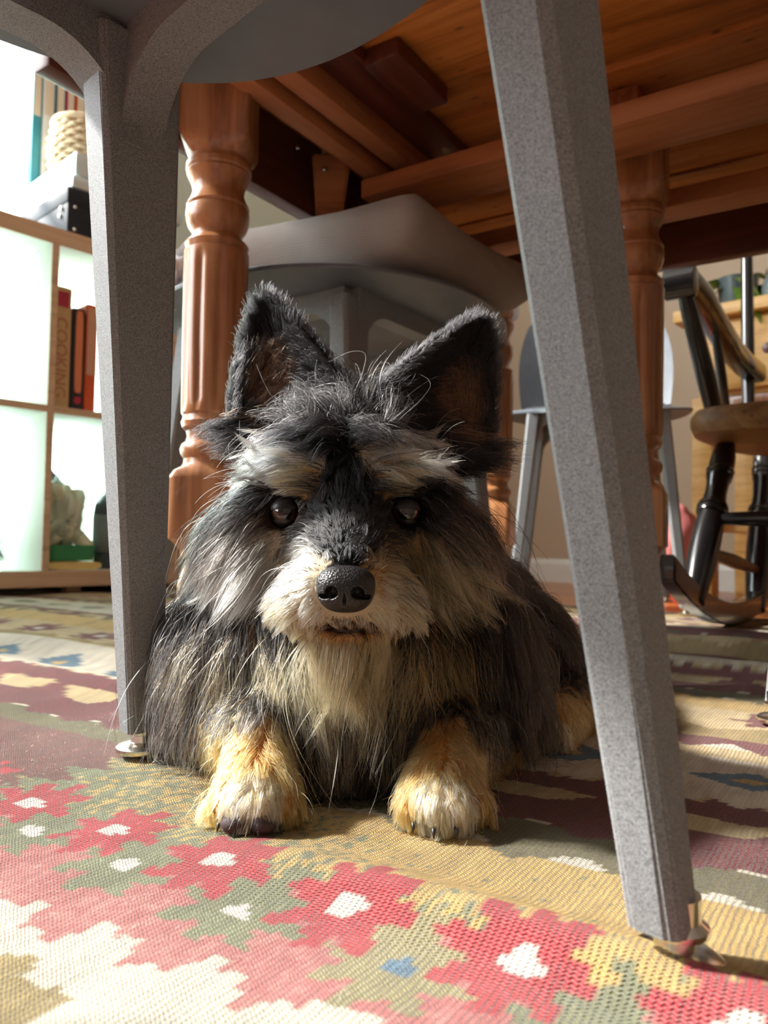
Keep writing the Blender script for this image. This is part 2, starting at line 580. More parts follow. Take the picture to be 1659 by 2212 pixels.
    for k in range(-3, 8):
        a0 = -0.250 + 0.098 * k
        da, db = qa - a0, qb - 0.122
        R = 0.044
        put(np.hypot(da, db * 1.15) < R * (1 + 0.14 * np.cos(8 * np.arctan2(db, da))), olive * 0.45 + gold * 0.4 + sage * 0.15)
        put(np.hypot(da, db) < 0.012, white)
    put((qb < 0.035), S(196, 120, 112))
    put((qb < 0.02 + 0.02 * saw(qa, 0.05)), maroon)
    # yarn to yarn variation in dye
    v = 1 + 0.16 * yarn + 0.10 * vnoise(a * 90, b * 90, 61) + 0.08 * vnoise(a * 14, b * 14, 63)
    return np.clip(col * v[..., None], 0, 1)

def make_rug():
    def axis(lo, f0, f1, hi, fine, coarse):
        return np.concatenate([np.arange(lo, f0, coarse), np.arange(f0, f1, fine), np.arange(f1, hi + coarse / 2, coarse)])
    A = axis(-1.95, -0.62, 0.14, 1.0, 0.0019, 0.009)
    B = axis(-0.55, 0.06, 0.72, 1.80, 0.0019, 0.009)
    aa, bb = np.meshgrid(A, B, indexing='ij')
    zz = rug_height(aa, bb)
    rim = (aa <= A[0] + 1e-6) | (aa >= A[-1] - 1e-6) | (bb <= B[0] + 1e-6) | (bb >= B[-1] - 1e-6)
    zz[rim] = -0.0048
    co = np.stack([aa, bb, zz], -1).reshape(-1, 3).astype(np.float32)
    na, nb = len(A), len(B)
    idx = np.arange(na * nb).reshape(na, nb)
    q = np.stack([idx[:-1, :-1], idx[1:, :-1], idx[1:, 1:], idx[:-1, 1:]], -1).reshape(-1, 4)
    me = np_mesh('rug', co, q)
    ca = me.attributes.new('dye', 'FLOAT_COLOR', 'POINT')
    c4 = np.ones((na * nb, 4), np.float32)
    c4[:, :3] = rug_color(aa, bb).reshape(-1, 3)
    ca.data.foreach_set('color', c4.ravel())
    t = NT('kilim_wool')
    t.bsdf(0.95, 0, 0.12)
    t.b.inputs['Sheen Weight'].default_value = 0.25
    t.b.inputs['Sheen Roughness'].default_value = 0.5
    at_ = t.n('ShaderNodeAttribute', attribute_name='dye')
    co = t.coords()
    # weft ribs: short stitches in rows
    nd = t.noise(160, 2.0, 0.5, co)
    sep = t.n('ShaderNodeSeparateXYZ')
    vm = t.n('ShaderNodeVectorMath', operation='MULTIPLY_ADD')
    t.l(nd.outputs['Color'], vm.inputs[0])
    vm.inputs[1].default_value = (0.0019, 0.0019, 0)
    t.l(co, vm.inputs[2])
    t.l(vm.outputs[0], sep.inputs[0])
    def sinw(sock, per, ph=None):
        m = t.n('ShaderNodeMath', operation='MULTIPLY')
        t.l(sock, m.inputs[0])
        m.inputs[1].default_value = 2 * PI / per
        if ph is not None:
            ad = t.n('ShaderNodeMath', operation='ADD')
            t.l(m.outputs[0], ad.inputs[0])
            t.l(ph, ad.inputs[1])
            m = ad
        s = t.n('ShaderNodeMath', operation='SINE')
        t.l(m.outputs[0], s.inputs[0])
        return s.outputs[0]
    sx = sinw(sep.outputs[0], 0.0026)
    ph = t.n('ShaderNodeMath', operation='MULTIPLY')
    t.l(sx, ph.inputs[0])
    ph.inputs[1].default_value = 1.4
    sy = sinw(sep.outputs[1], 0.0016, ph.outputs[0])
    ad = t.n('ShaderNodeMath', operation='MULTIPLY_ADD')
    t.l(sx, ad.inputs[0]); ad.inputs[1].default_value = 0.45; t.l(sy, ad.inputs[2])
    fz = t.noise(1500, 3.0, 0.7, co)
    ad2 = t.n('ShaderNodeMath', operation='MULTIPLY_ADD')
    t.l(fz.outputs[0], ad2.inputs[0]); ad2.inputs[1].default_value = 1.5; t.l(ad.outputs[0], ad2.inputs[2])
    t.bump(ad2.outputs[0], 0.8, 0.0009)
    dk = t.ramp(ad.outputs[0], [(0.0, (0.62, 0.62, 0.62, 1)), (0.6, (1, 1, 1, 1))])
    mp = t.n('ShaderNodeMapRange')
    mp.inputs[1].default_value = -1.4; mp.inputs[2].default_value = 1.4
    t.l(ad.outputs[0], mp.inputs[0])
    dk = t.ramp(mp.outputs[0], [(0.05, (0.70, 0.68, 0.66, 1)), (0.6, (1, 1, 1, 1))])
    mx = t.n('ShaderNodeMixRGB', blend_type='MULTIPLY')
    mx.inputs[0].default_value = 1.0
    t.l(at_.outputs['Color'], mx.inputs[1])
    t.l(dk, mx.inputs[2])
    t.l(mx.outputs[0], t.b.inputs['Base Color'])
    o = link('rug', me, t.m)
    me.shade_smooth()
    o.rotation_euler = (0, 0, AZ_R)
    tag(o, 'flat-woven wool rug with red and green flowers and zigzag bands', 'rug')
    return o

def np_mesh(name, co, faces):
    me = bpy.data.meshes.new(name)
    k = faces.shape[1]
    me.vertices.add(len(co))
    me.vertices.foreach_set('co', np.ascontiguousarray(co, np.float32).ravel())
    me.loops.add(faces.size)
    me.loops.foreach_set('vertex_index', faces.astype(np.int32).ravel())
    me.polygons.add(len(faces))
    me.polygons.foreach_set('loop_start', np.arange(0, faces.size, k, dtype=np.int32))
    me.update(calc_edges=True)
    me.validate()
    return me

make_rug()

# ------------------------------------------------------------------ grey resin chairs
def superell(a, b, n, k, t0=0.0):
    out = []
    for i in range(k):
        th = t0 + 2 * PI * i / k
        c, s = math.cos(th), math.sin(th)
        out.append((a * math.copysign(abs(c) ** (2 / n), c), b * math.copysign(abs(s) ** (2 / n), s)))
    return out

LEG_F, LEG_T, Z_T = 0.182, 0.142, 0.405      # leg centres on the floor and at the rail
def make_chair():
    root = empty('resin_chair')
    # legs: tapered chamfered bars, splayed
    def leg_mesh(sx, sy):
        rings = []
        for z in (0.022, 0.14, 0.27, 0.36, 0.448):
            f = z / Z_T
            cx = sx * (LEG_F + (LEG_T - LEG_F) * f)
            cy = sy * (LEG_F + (LEG_T - LEG_F) * f)
            wx, wy = 0.0190 + 0.0085 * f, 0.0225 + 0.029 * f
            ch = 0.0032
            hx, hy = wx / 2, wy / 2
            # an eight-cornered section: one broad chamfer on the outer edge
            o = 0.008
            pts = [(-hx + ch, -hy), (hx - ch, -hy), (hx, -hy + ch), (hx, hy - ch), (hx - ch, hy), (-hx + ch, hy), (-hx, hy - ch), (-hx, -hy + ch)]
            if sx < 0:
                pts[7] = (-hx, -hy + o); pts[0] = (-hx + o * .6, -hy)
                pts[5] = (-hx + 0.004, hy); pts[6] = (-hx, hy - 0.004)
            else:
                pts[1] = (hx - o * .6, -hy); pts[2] = (hx, -hy + o)
            rings.append([(cx + x, cy + y, z) for x, y in pts])
        bm = loft(rings)
        bmesh.ops.bevel(bm, geom=[e for e in bm.edges if abs(e.verts[0].co.z - e.verts[1].co.z) > 0.02], offset=0.0012, segments=2, affect='EDGES')
        return bm
    for sx in (-1, 1):
        for sy in (-1, 1):
            lg = from_bm('leg', leg_mesh(sx, sy), M_resin, root, None, True, 30)
            bm = lathe([(0.0001, 0.0005), (0.0150, 0.0005), (0.0165, 0.002), (0.0165, 0.0045), (0.0135, 0.0065), (0.0072, 0.0078), (0.0068, 0.012), (0.0105, 0.0135), (0.0112, 0.016), (0.0085, 0.018), (0.0085, 0.026), (0.0001, 0.026)], 28)
            bmesh.ops.translate(bm, vec=(sx * LEG_F, sy * LEG_F, 0.0062), verts=bm.verts)
            gl = from_bm('glide_foot', bm, M_chrome, root, None, True, 50)
            gl['label'] = 'polished steel screw-in glide foot'
    # rails with a big fillet running down into the legs
    def rail(axis, side):
        half = LEG_T
        r = 0.050
        zb, zt_, th_ = 0.434, 0.460, 0.014
        xs = [-half, -half + 0.012]
        prof = [(-half, zb - r), (-half + 0.012, zb - r)]
        for i in range(1, 15):
            a = PI - PI / 2 * i / 14
            prof.append((-half + 0.012 + r + r * math.cos(a), zb - r + r * math.sin(a)))
        prof += [(-x, z) for x, z in reversed(prof)]
        bm = loft([[(x, -th_, z), (x, th_, z), (x, th_, zt_), (x, -th_, zt_)] for x, z in prof])
        d = side * LEG_T
        mat = Matrix.Rotation(PI / 2 if axis == 'y' else 0, 4, 'Z')
        bmesh.ops.transform(bm, matrix=Matrix.Translation((d, 0, 0) if axis == 'y' else (0, d, 0)) @ mat, verts=bm.verts)
        return from_bm('seat_rail', bm, M_resin, root, None, True, 30)
    for ax in ('x', 'y'):
        for sd in (-1, 1):
            rail(ax, sd)
    # seat shell: rounded square, dished, edge turned up a little
    K, Rn = 72, 12
    def seat_z(fr, th):
        return 0.458 + 0.05 * max(0, fr - 0.72) ** 1.6 * (1 - max(0, -math.sin(th))) - 0.024 * fr ** 4 * max(0, -math.sin(th)) ** 1.5
    outer = superell(0.217, 0.217, 2.15, K)
    top, bot = [], []
    for j in range(Rn + 1):
        fr = j / Rn
        ring = [(x * fr, y * fr, seat_z(fr, math.atan2(y, x))) for x, y in outer]
        bot.append(ring)
        top.append([(x, y, z + 0.011 * (1 - 0.5 * fr ** 6)) for x, y, z in ring])
    rings = bot[1:] + [[(x * 1.006, y * 1.006, z + 0.004) for x, y, z in bot[-1]]] + top[:0:-1]
    from_bm('seat_shell', loft(rings), M_shell, root, None, True, 60)
    # under-seat pan inside the rails
    pan = lathe([(0.0001, 0.449), (0.112, 0.447), (0.122, 0.452), (0.122, 0.458), (0.0001, 0.458)], 48)
    from_bm('seat_pan', pan, M_shell, root, None, True, 40)
    # backrest shell on the +y side
    nu, nv = 28, 20
    def bp(u, v, off):
        # u -1..1 across, v 0..1 up
        wid = 0.205 * (1 - 0.16 * v ** 3) * (1 - 0.10 * (1 - v) ** 2)
        x = u * wid
        y = 0.205 + 0.075 * v - 0.055 * u * u - 0.012 * math.sin(PI * v) + off
        top = 0.80 - 0.05 * abs(u) ** 3.5
        bottom = 0.470 + 0.025 * abs(u) ** 2
        return (x, y, bottom + (top - bottom) * v)
    bm = bmesh.new()
    def sheet(off):
        return [[bm.verts.new(bp(-1 + 2 * i / nu, j / nv, off)) for i in range(nu + 1)] for j in range(nv + 1)]
    a, b = sheet(0.0), sheet(0.012)
    for g, fl in ((a, 1), (b, -1)):
        for j in range(nv):
            for i in range(nu):
                f = [g[j][i], g[j][i + 1], g[j + 1][i + 1], g[j + 1][i]]
                bm.faces.new(f[::fl])
    def stitch(l1, l2):
        for i in range(len(l1) - 1):
            bm.faces.new((l1[i], l1[i + 1], l2[i + 1], l2[i]))
    stitch(a[0], b[0]); stitch(a[-1], b[-1])
    stitch([r[0] for r in a], [r[0] for r in b]); stitch([r[-1] for r in a], [r[-1] for r in b])
    from_bm('backrest', bm, M_shell, root, None, True, 50)
    return root

chair = make_chair()
# nearest chair: two of its legs frame the dog
CH1 = np.array([-0.156, 0.263])
chair.location = (CH1[0], CH1[1], 0.0)
chair.rotation_euler = (0, 0, math.atan2(0.251, -0.258))
tag(chair, 'grey resin chair standing closest, its two tapered legs either side of the dog', 'chair', 'grey resin chairs at the table')
def put_chair(x, y, az, label):
    c = copy_tree(chair)
    c.location = (x, y, 0.0)
    c.rotation_euler = (0, 0, az)
    c['label'] = label
    return c
st = put_chair(-0.08, 1.13, math.radians(-35 + 180), 'grey resin stool carrying a cushion, under the table behind the dog')
st.name = 'resin_stool'
st['category'] = 'stool'
del st['group']
for ch in list(bpy.data.objects):
    if ch.parent == st and ch.name.startswith('backrest'):
        bpy.data.objects.remove(ch)
    elif ch.parent == st and ch.name.startswith('seat_shell'):
        ch.scale = (1.15, 1.15, 1.0)
put_chair(0.505, 1.84, math.radians(-14), 'grey resin chair with pale lit backrest beyond the turned table leg')
put_chair(0.585, 0.639, math.radians(225), 'grey resin chair cut off by the right edge, one blue-grey leg showing')

# cushion on the far chair
def pillow(name, half, thick, mat, n=26, corner_pull=0.04):
    bm = bmesh.new()
    grid = {}
    for s in (1, -1):
        for i in range(n + 1):
            for j in range(n + 1):
                u, v = -1 + 2 * i / n, -1 + 2 * j / n
                e = max(0.0, (1 - u ** 4) * (1 - v ** 4))
                h = thick / 2 * e ** 0.34
                sag = -0.030 * 0
                x = half * u * (1 - corner_pull * (1 - v * v))
                y = half * v * (1 - corner_pull * (1 - u * u))
                for bx in (-0.45, 0.45):
                    for by in (-0.45, 0.45):
                        h -= 0.35 * thick / 2 * math.exp(-((u - bx) ** 2 + (v - by) ** 2) / 0.012)
                lift = 0.016 * (max(0, u * u + v * v - 0.8)) ** 1.5
                z = s * max(h, 0) + lift
                if s == -1 and (i in (0, n) or j in (0, n)):
                    continue
                grid[(s, i, j)] = bm.verts.new((x, y, z))
    g = lambda s, i, j: grid.get((s, i, j)) or grid[(1, i, j)]
    for s in (1, -1):
        for i in range(n):
            for j in range(n):
                bm.faces.new([g(s, i, j), g(s, i + 1, j), g(s, i + 1, j + 1), g(s, i, j + 1)][::s])
    return from_bm(name, bm, mat, None, None, True)
def linen(name, c1, c2):
    t = NT(name)
    t.bsdf(0.95, 0, 0.1)
    t.b.inputs['Sheen Weight'].default_value = 0.3
    w1 = t.n('ShaderNodeTexWave', wave_type='BANDS', bands_direction='X')
    w2 = t.n('ShaderNodeTexWave', wave_type='BANDS', bands_direction='Y')
    co = t.coords()
    for w in (w1, w2):
        w.inputs['Scale'].default_value = 260
        w.inputs['Distortion'].default_value = 2.0
        t.l(co, w.inputs['Vector'])
    m = t.n('ShaderNodeMath', operation='ADD')
    t.l(w1.outputs['Fac'], m.inputs[0]); t.l(w2.outputs['Fac'], m.inputs[1])
    n = t.noise(30, 4, vec=co)
    m2 = t.n('ShaderNodeMath', operation='MULTIPLY_ADD')
    t.l(n.outputs[0], m2.inputs[0]); m2.inputs[1].default_value = 1.2; t.l(m.outputs[0], m2.inputs[2])
    t.l(t.ramp(m2.outputs[0], [(0.4, c1), (2.0, c2)]), t.b.inputs['Base Color'])
    t.bump(m.outputs[0], 0.4, 0.0006)
    return t.m
M_linen = linen('grey_linen', sr(112, 102, 96), sr(160, 150, 142))
cu = pillow('seat_cushion', 0.20, 0.105, M_linen, corner_pull=0.06)
cu.location = (-0.030, 1.12, 0.536)
cu.rotation_euler = (math.radians(3), math.radians(-4), math.radians(58))
btn = lathe([(0.0001, 0.0), (0.008, 0.001), (0.009, 0.004), (0.005, 0.007), (0.0001, 0.0075)], 16)
for bx in (-0.45, 0.45):
    for by in (-0.45, 0.45):
        for s in (1, -1):
            b = from_bm('tuft_button', lathe([(0.0001, 0.0), (0.008, 0.001), (0.009, 0.004), (0.005, 0.007), (0.0001, 0.0075)], 16), M_linen, cu, (bx * 0.205, by * 0.205, s * 0.030), True)
            if s < 0:
                b.rotation_euler = (PI, 0, 0)
btn.free()
tag(cu, 'grey linen tufted cushion lying on the chair under the table', 'cushion')

# crumpled white cloth over the left side of that chair
def crumple(name, center, size, mat, seed, squash=(1, 1, 1), freq=2.2, amp=0.35):
    bm = bmesh.new()
    bmesh.ops.create_icosphere(bm, subdivisions=4, radius=1.0)
    from mathutils import noise as mn
    for v in bm.verts:
        d = v.co.normalized()
        k = mn.noise(d * freq + Vector((seed, seed * 2.1, 0)))
        k2 = abs(mn.noise(d * freq * 2.3 + Vector((0, seed, seed))))
        v.co = d * (1 + amp * k - amp * 0.9 * k2)
        v.co.x *= size * squash[0]; v.co.y *= size * squash[1]; v.co.z *= size * squash[2]
    o = from_bm(name, bm, mat, None, center, True)
    return o
M_cloth = plain('white_cotton', sr(225, 228, 232), 0.9, spec=0.2, var=0.05, bump=0.3, bscale=300)
p = at(376, 612, 1.05)
cl = crumple('folded_cloth', (p[0], p[1], p[2]), 0.032, M_cloth, 4.0, (0.8, 1.1, 1.25), 2.0, 0.4)
tag(cl, 'crumpled white cloth hanging over the seat edge left of the turned table leg', 'cloth')

# ------------------------------------------------------------------ dining table
SC = 0.935
T0 = np.array([-0.19, 0.92]) * SC + np.array([-0.017, 0])                # leg beside the bright shelf
D2 = np.array([0.552, 0.834]); D1 = np.array([0.834, -0.552])
AZ_T = math.atan2(D1[1], D1[0])
def zt(z):
    return 0.15 + (z - 0.15) * SC
Z_UND, Z_TOP = zt(0.73), zt(0.758)
table = empty('dining_table', (T0[0], T0[1], 0.0), AZ_T)      # local x = D1, local y = D2
tag(table, 'stained pine extension dining table with turned fluted legs', 'table')

def leg_profile_mesh():
    H = 0.0392
    # z, radius, squareness, flute
    P = [(0.006, 0.016, 0, 0), (0.03, 0.021, 0, 0), (0.075, 0.033, 0, 0), (0.098, 0.034, 0, 0), (0.115, 0.029, 0, 0), (0.125, 0.026, 0, 0), (0.130, 0.031, 0, 0), (0.137, 0.032, 0, 0), (0.142, 0.034, 0.6, 0),
         (0.150, H, 1, 0), (0.215, H, 1, 0), (0.2235, 0.0365, 0.8, 0), (0.229, 0.033, 0.2, 0), (0.233, 0.031, 0, 0), (0.238, 0.0305, 0, 0), (0.2435, 0.034, 0, 0), (0.249, 0.035, 0, 0), (0.2545, 0.033, 0, 0), (0.2575, 0.029, 0, 0), (0.263, 0.0275, 0, 0), (0.269, 0.0285, 0, 0), (0.273, 0.033, 0, 0), (0.279, 0.0345, 0, 0), (0.283, 0.033, 0, 0), (0.286, 0.0325, 0, 0),
         (0.289, 0.0345, 0, 0), (0.297, 0.035, 0, 0.4), (0.303, 0.035, 0, 1), (0.38, 0.0358, 0, 1), (0.455, 0.0362, 0, 1), (0.462, 0.0362, 0, 0.5), (0.468, 0.0362, 0, 0), (0.4715, 0.0362, 0, 0), (0.473, 0.0335, 0, 0),
         (0.4765, 0.0345, 0, 0), (0.4805, 0.0355, 0, 0), (0.484, 0.033, 0, 0), (0.487, 0.029, 0, 0), (0.491, 0.0278, 0, 0), (0.495, 0.029, 0, 0), (0.500, 0.0325, 0, 0), (0.508, 0.0352, 0, 0), (0.516, 0.0356, 0, 0), (0.5205, 0.035, 0, 0), (0.522, 0.0336, 0, 0), (0.525, 0.0352, 0, 0), (0.5275, 0.034, 0, 0), (0.531, 0.032, 0, 0), (0.537, 0.0295, 0, 0), (0.542, 0.0285, 0, 0), (0.549, 0.030, 0, 0), (0.556, 0.0335, 0, 0), (0.561, 0.036, 0, 0), (0.5635, 0.035, 0, 0), (0.566, 0.0368, 0, 0), (0.571, 0.0365, 0, 0), (0.574, 0.034, 0, 0), (0.578, 0.0335, 0, 0),
         (0.582, 0.035, 0.35, 0), (0.588, 0.0378, 0.75, 0), (0.597, H, 1, 0), (Z_UND - 0.002, H, 1, 0)]
    seg = 96
    rings = []
    for z, r, sq, fl in P:
        ring = []
        for i in range(seg):
            th = 2 * PI * i / seg
            c, s = math.cos(th), math.sin(th)
            rs = r / max(abs(c), abs(s))
            if sq > 0.5:
                rs = min(rs, r * 1.36)
            rr = r * (1 - sq) + rs * sq
            if fl:
                w = (math.cos(th * 10) + 1) / 2
                rr *= 1 - 0.085 * fl * w ** 3
            ring.append((rr * c, rr * s, z))
        rings.append(ring)
    bm = loft(rings)
    bmesh.ops.recalc_face_normals(bm, faces=bm.faces)
    me = bpy.data.meshes.new('leg')
    bm.to_mesh(me)
    bm.free()
    me.shade_smooth()
    me.set_sharp_from_angle(angle=math.radians(34))
    me.materials.append(M_table)
    return me
leg_me = leg_profile_mesh()
L2 = 0.78 * SC
WID = 0.755 * SC
def tleg(a, b, rot):
    o = bpy.data.objects.new('leg', leg_me)
    COL.objects.link(o)
    o.parent = table
    o.location = (a, b, 0)
    o.rotation_euler = (0, 0, rot - AZ_T)
    return o
tleg(0, 0, math.radians(2))
tleg(0.377 * SC + 0.014, 0.39 * SC, math.radians(-24))
tleg(0.0, L2, math.radians(-20))
tleg(WID, 0.0, math.radians(30))
tleg(WID, L2, math.radians(30))
def tbox(name, a0, a1, b0, b1, z0, z1, mat, bev=0.002):
    return from_bm(name, box_bm((a1 - a0, b1 - b0, z1 - z0), (0, 0, 0), bev), mat, table, ((a0 + a1) / 2, (b0 + b1) / 2, (z0 + z1) / 2), True, 40)
def tboxy(name, a0, a1, b0, b1, z0, z1, mat, bev=0.002):
    """board whose grain runs along b: built along x and turned"""
    o = from_bm(name, box_bm((b1 - b0, a1 - a0, z1 - z0), (0, 0, 0), bev), mat, table, ((a0 + a1) / 2, (b0 + b1) / 2, (z0 + z1) / 2), True, 40)
    o.rotation_euler = (0, 0, PI / 2)
    return o
# top: planks along D1, each its own board, uneven by a hair
seams = [-0.22, -0.10, 0.02, 0.245, 0.262, 0.34, 0.415, 0.495, 0.585, 0.72, 0.86]
for i in range(len(seams) - 1):
    dz = (0.0, 0.004, 0.0, 0.006, 0.0, 0.004, 0.001, 0.005, 0.002, 0.0)[i]
    tbox('top_plank', -0.10, WID + 0.09, seams[i] * SC + 0.0012, seams[i + 1] * SC - 0.0012, Z_UND + dz, Z_TOP, M_plank, 0.003)
zb = zt(0.622)
tboxy('apron', -0.045, -0.020, -0.20, 0.228 * SC, zb, Z_UND, M_darkwood, 0.003)
tboxy('apron', -0.045, -0.020, 0.236 * SC, L2 + 0.03, zb + 0.004, Z_UND, M_darkwood, 0.003)
tbox('apron', -0.02, WID + 0.04, 0.72 * SC, 0.72 * SC + 0.024, zt(0.638), Z_UND, M_darkwood, 0.003)
tboxy('apron', WID + 0.02, WID + 0.045, -0.20, L2 + 0.03, zb, Z_UND, M_darkwood, 0.003)
# extension slides and cross bearer
tboxy('slide_rail', 0.050 * SC, 0.078 * SC, -0.035, 0.36 * SC, zt(0.672), zt(0.712), M_rail)
tboxy('slide_rail', 0.088 * SC, 0.118 * SC, -0.07, 0.33 * SC, zt(0.683), zt(0.716), M_rail)
tboxy('slide_rail', 0.590 * SC, 0.618 * SC, -0.06, 0.40 * SC, zt(0.672), zt(0.712), M_rail)
tboxy('fixing_board', 0.03 * SC, 0.168 * SC, -0.12, 0.40 * SC, zt(0.712), zt(0.729), M_darkwood)
tboxy('fixing_block', 0.165 * SC, 0.215 * SC, 0.065 * SC, 0.185 * SC, zt(0.706), zt(0.729), M_darkwood, 0.004)
tbox('cross_bearer', 0.058 * SC, 0.70 * SC, 0.215 * SC, 0.30 * SC, zt(0.634), zt(0.660), M_rail, 0.0025)
tboxy('cross_bearer_packer', 0.35 * SC, 0.42 * SC, 0.30 * SC, 0.44 * SC, zt(0.66), zt(0.728), M_rail, 0.003)
tbox('rear_bearer', 0.05 * SC, 0.66 * SC, 0.50 * SC, 0.56 * SC, zt(0.648), zt(0.676), M_rail, 0.003)
# tapered wooden corner bracket hanging by the apron joint
bm = prism([(-0.026, 0.0), (0.026, 0.0), (0.016, -0.085), (-0.006, -0.098), (-0.018, -0.088)], -0.010, 0.010)
bmesh.ops.bevel(bm, geom=list(bm.edges), offset=0.003, segments=2, affect='EDGES')
br = from_bm('corner_bracket', bm, M_rail, table, (0.012, 0.205 * SC, zt(0.700)), True, 40)
br.rotation_euler = (0, 0, math.radians(38))
for (a, b, z) in ((0.012, 0.19, 0.675), (-0.012, 0.16, 0.70), (0.10, 0.31, 0.68), (0.06, 0.28, 0.67)):
    sc_ = from_bm('screw', lathe([(0.0001, -0.002), (0.004, -0.002), (0.0045, 0.0), (0.003, 0.004), (0.0001, 0.004)], 12), M_chrome, table, (a, b * SC, zt(z)), True)
# ------------------------------------------------------------------ black rocking chair with a wooden seat
def v3(*a):
    return Vector(a)
rock = empty('rocking_chair', (0.66, 1.43, 0.0))
tag(rock, 'black rocking chair with a worn natural wood seat and turned legs', 'rocking chair')
RO = Vector((0.66, 1.43, 0.0))
fdir = Vector((-0.62, -0.785, 0))                   # the way it faces
wdir = Vector((0.785, -0.62, 0))                    # across, towards the viewer's right
def rk(px, py, Y):
    return Vector(at(px, py, Y)) - RO
def rlink(name, bm, mat, ang=40):
    return from_bm(name, bm, mat, rock, None, True, ang)
# seat: thick slab with rounded front, saddle hollow
seat_c = rk(1455, 905, 1.36)
sw, sd, zs = 0.50, 0.44, 0.398
corner = Vector((seat_c.x, seat_c.y, 0))
def seat_pt(s, t, z):                                # s across 0..1, t back 0..1
    q = corner + wdir * (s * sw) - fdir * (t * sd)
    return (q.x, q.y, z)
rings = []
outline = []
for x, y in superell(0.5, 0.5, 5, 56):
    outline.append((x + 0.5, y + 0.5))
for ins, z in ((0.06, zs - 0.052), (0.012, zs - 0.046), (0.0, zs - 0.030), (0.0, zs - 0.014), (0.015, zs - 0.002), (0.05, zs), (0.2, zs - 0.004), (0.42, zs - 0.012)):
    rings.append([seat_pt(0.5 + (s - 0.5) * (1 - 2 * ins), 0.5 + (t - 0.5) * (1 - 2 * ins), z) for s, t in outline])
rlink('seat', loft(rings), M_seatwood)
def turned(name, p0, p1, prof, mat=M_black, seg=20):
    """prof: list of (fraction, radius) between p0 and p1"""
    d = (p1 - p0)
    pts = [p0 + d * f for f, r in prof]
    ax = d.normalized()
    n1 = ax.orthogonal().normalized()
    n2 = ax.cross(n1)
    rr = [[q + r * (math.cos(2 * PI * k / seg) * n1 + math.sin(2 * PI * k / seg) * n2) for k in range(seg)] for q, (f, r) in zip(pts, prof)]
    return rlink(name, loft(rr), mat, 50)
LEGP = [(0, .019), (.08, .021), (.2, .0245), (.34, .0255), (.44, .0245), (.52, .022), (.525, .0255), (.545, .027), (.56, .0245), (.565, .027), (.585, .0255), (.59, .021), (.66, .0185), (.74, .0195), (.765, .0225), (.785, .0205), (.79, .0235), (.81, .022), (.815, .0245), (.835, .022), (.86, .0225), (.92, .021), (1, .017)]
def legs(shift):
    sv = wdir * shift
    f0, f1 = rk(1497, 1300, 1.285) + sv, rk(1568, 962, 1.44) + sv
    turned('leg', f0, f1, LEGP)
    r0, r1 = rk(1632, 1318, 1.60) + sv, rk(1652, 955, 1.76) + sv
    turned('leg', r0, r1, LEGP)
    # side stretcher
    a, b = f0.lerp(f1, 0.30), r0.lerp(r1, 0.22)
    turned('stretcher', a, b, [(0, .008), (.3, .012), (.5, .014), (.7, .012), (1, .008)], M_darkwood)
    # runner: curved board under both feet
    base = []
    for k in range(21):
        f = -0.32 + 1.62 * k / 20
        q = f0.lerp(r0, f)
        z = 0.072 - 0.30 * f + 0.30 * f * f if f < 0.5 else -0.003 + 0.30 * (f - 0.5) ** 2
        z = 0.004 + 0.105 * (f - 0.62) ** 2
        base.append((q, z))
    rg = []
    for q, z in base:
        h = 0.042
        rg.append([(q + wdir * dx + Vector((0, 0, 0)))for dx in ()] or [
            tuple(Vector((q.x, q.y, 0)) + wdir * -0.014 + Vector((0, 0, z))), tuple(Vector((q.x, q.y, 0)) + wdir * 0.014 + Vector((0, 0, z))),
            tuple(Vector((q.x, q.y, 0)) + wdir * 0.014 + Vector((0, 0, z + h))), tuple(Vector((q.x, q.y, 0)) + wdir * -0.014 + Vector((0, 0, z + h)))])
    bm = loft(rg)
    bmesh.ops.bevel(bm, geom=list(bm.edges), offset=0.003, segments=2, affect='EDGES')
    rlink('runner', bm, M_black)
    return f0, f1, r0, r1
Lf = legs(0.0)
Rf = legs(0.42)
turned('stretcher', Lf[0].lerp(Lf[1], 0.50), Rf[0].lerp(Rf[1], 0.50), [(0, .010), (.2, .014), (.5, .017), (.8, .014), (1, .010)])
turned('stretcher', Lf[2].lerp(Lf[3], 0.45), Rf[2].lerp(Rf[3], 0.45), [(0, .010), (.5, .015), (1, .010)])
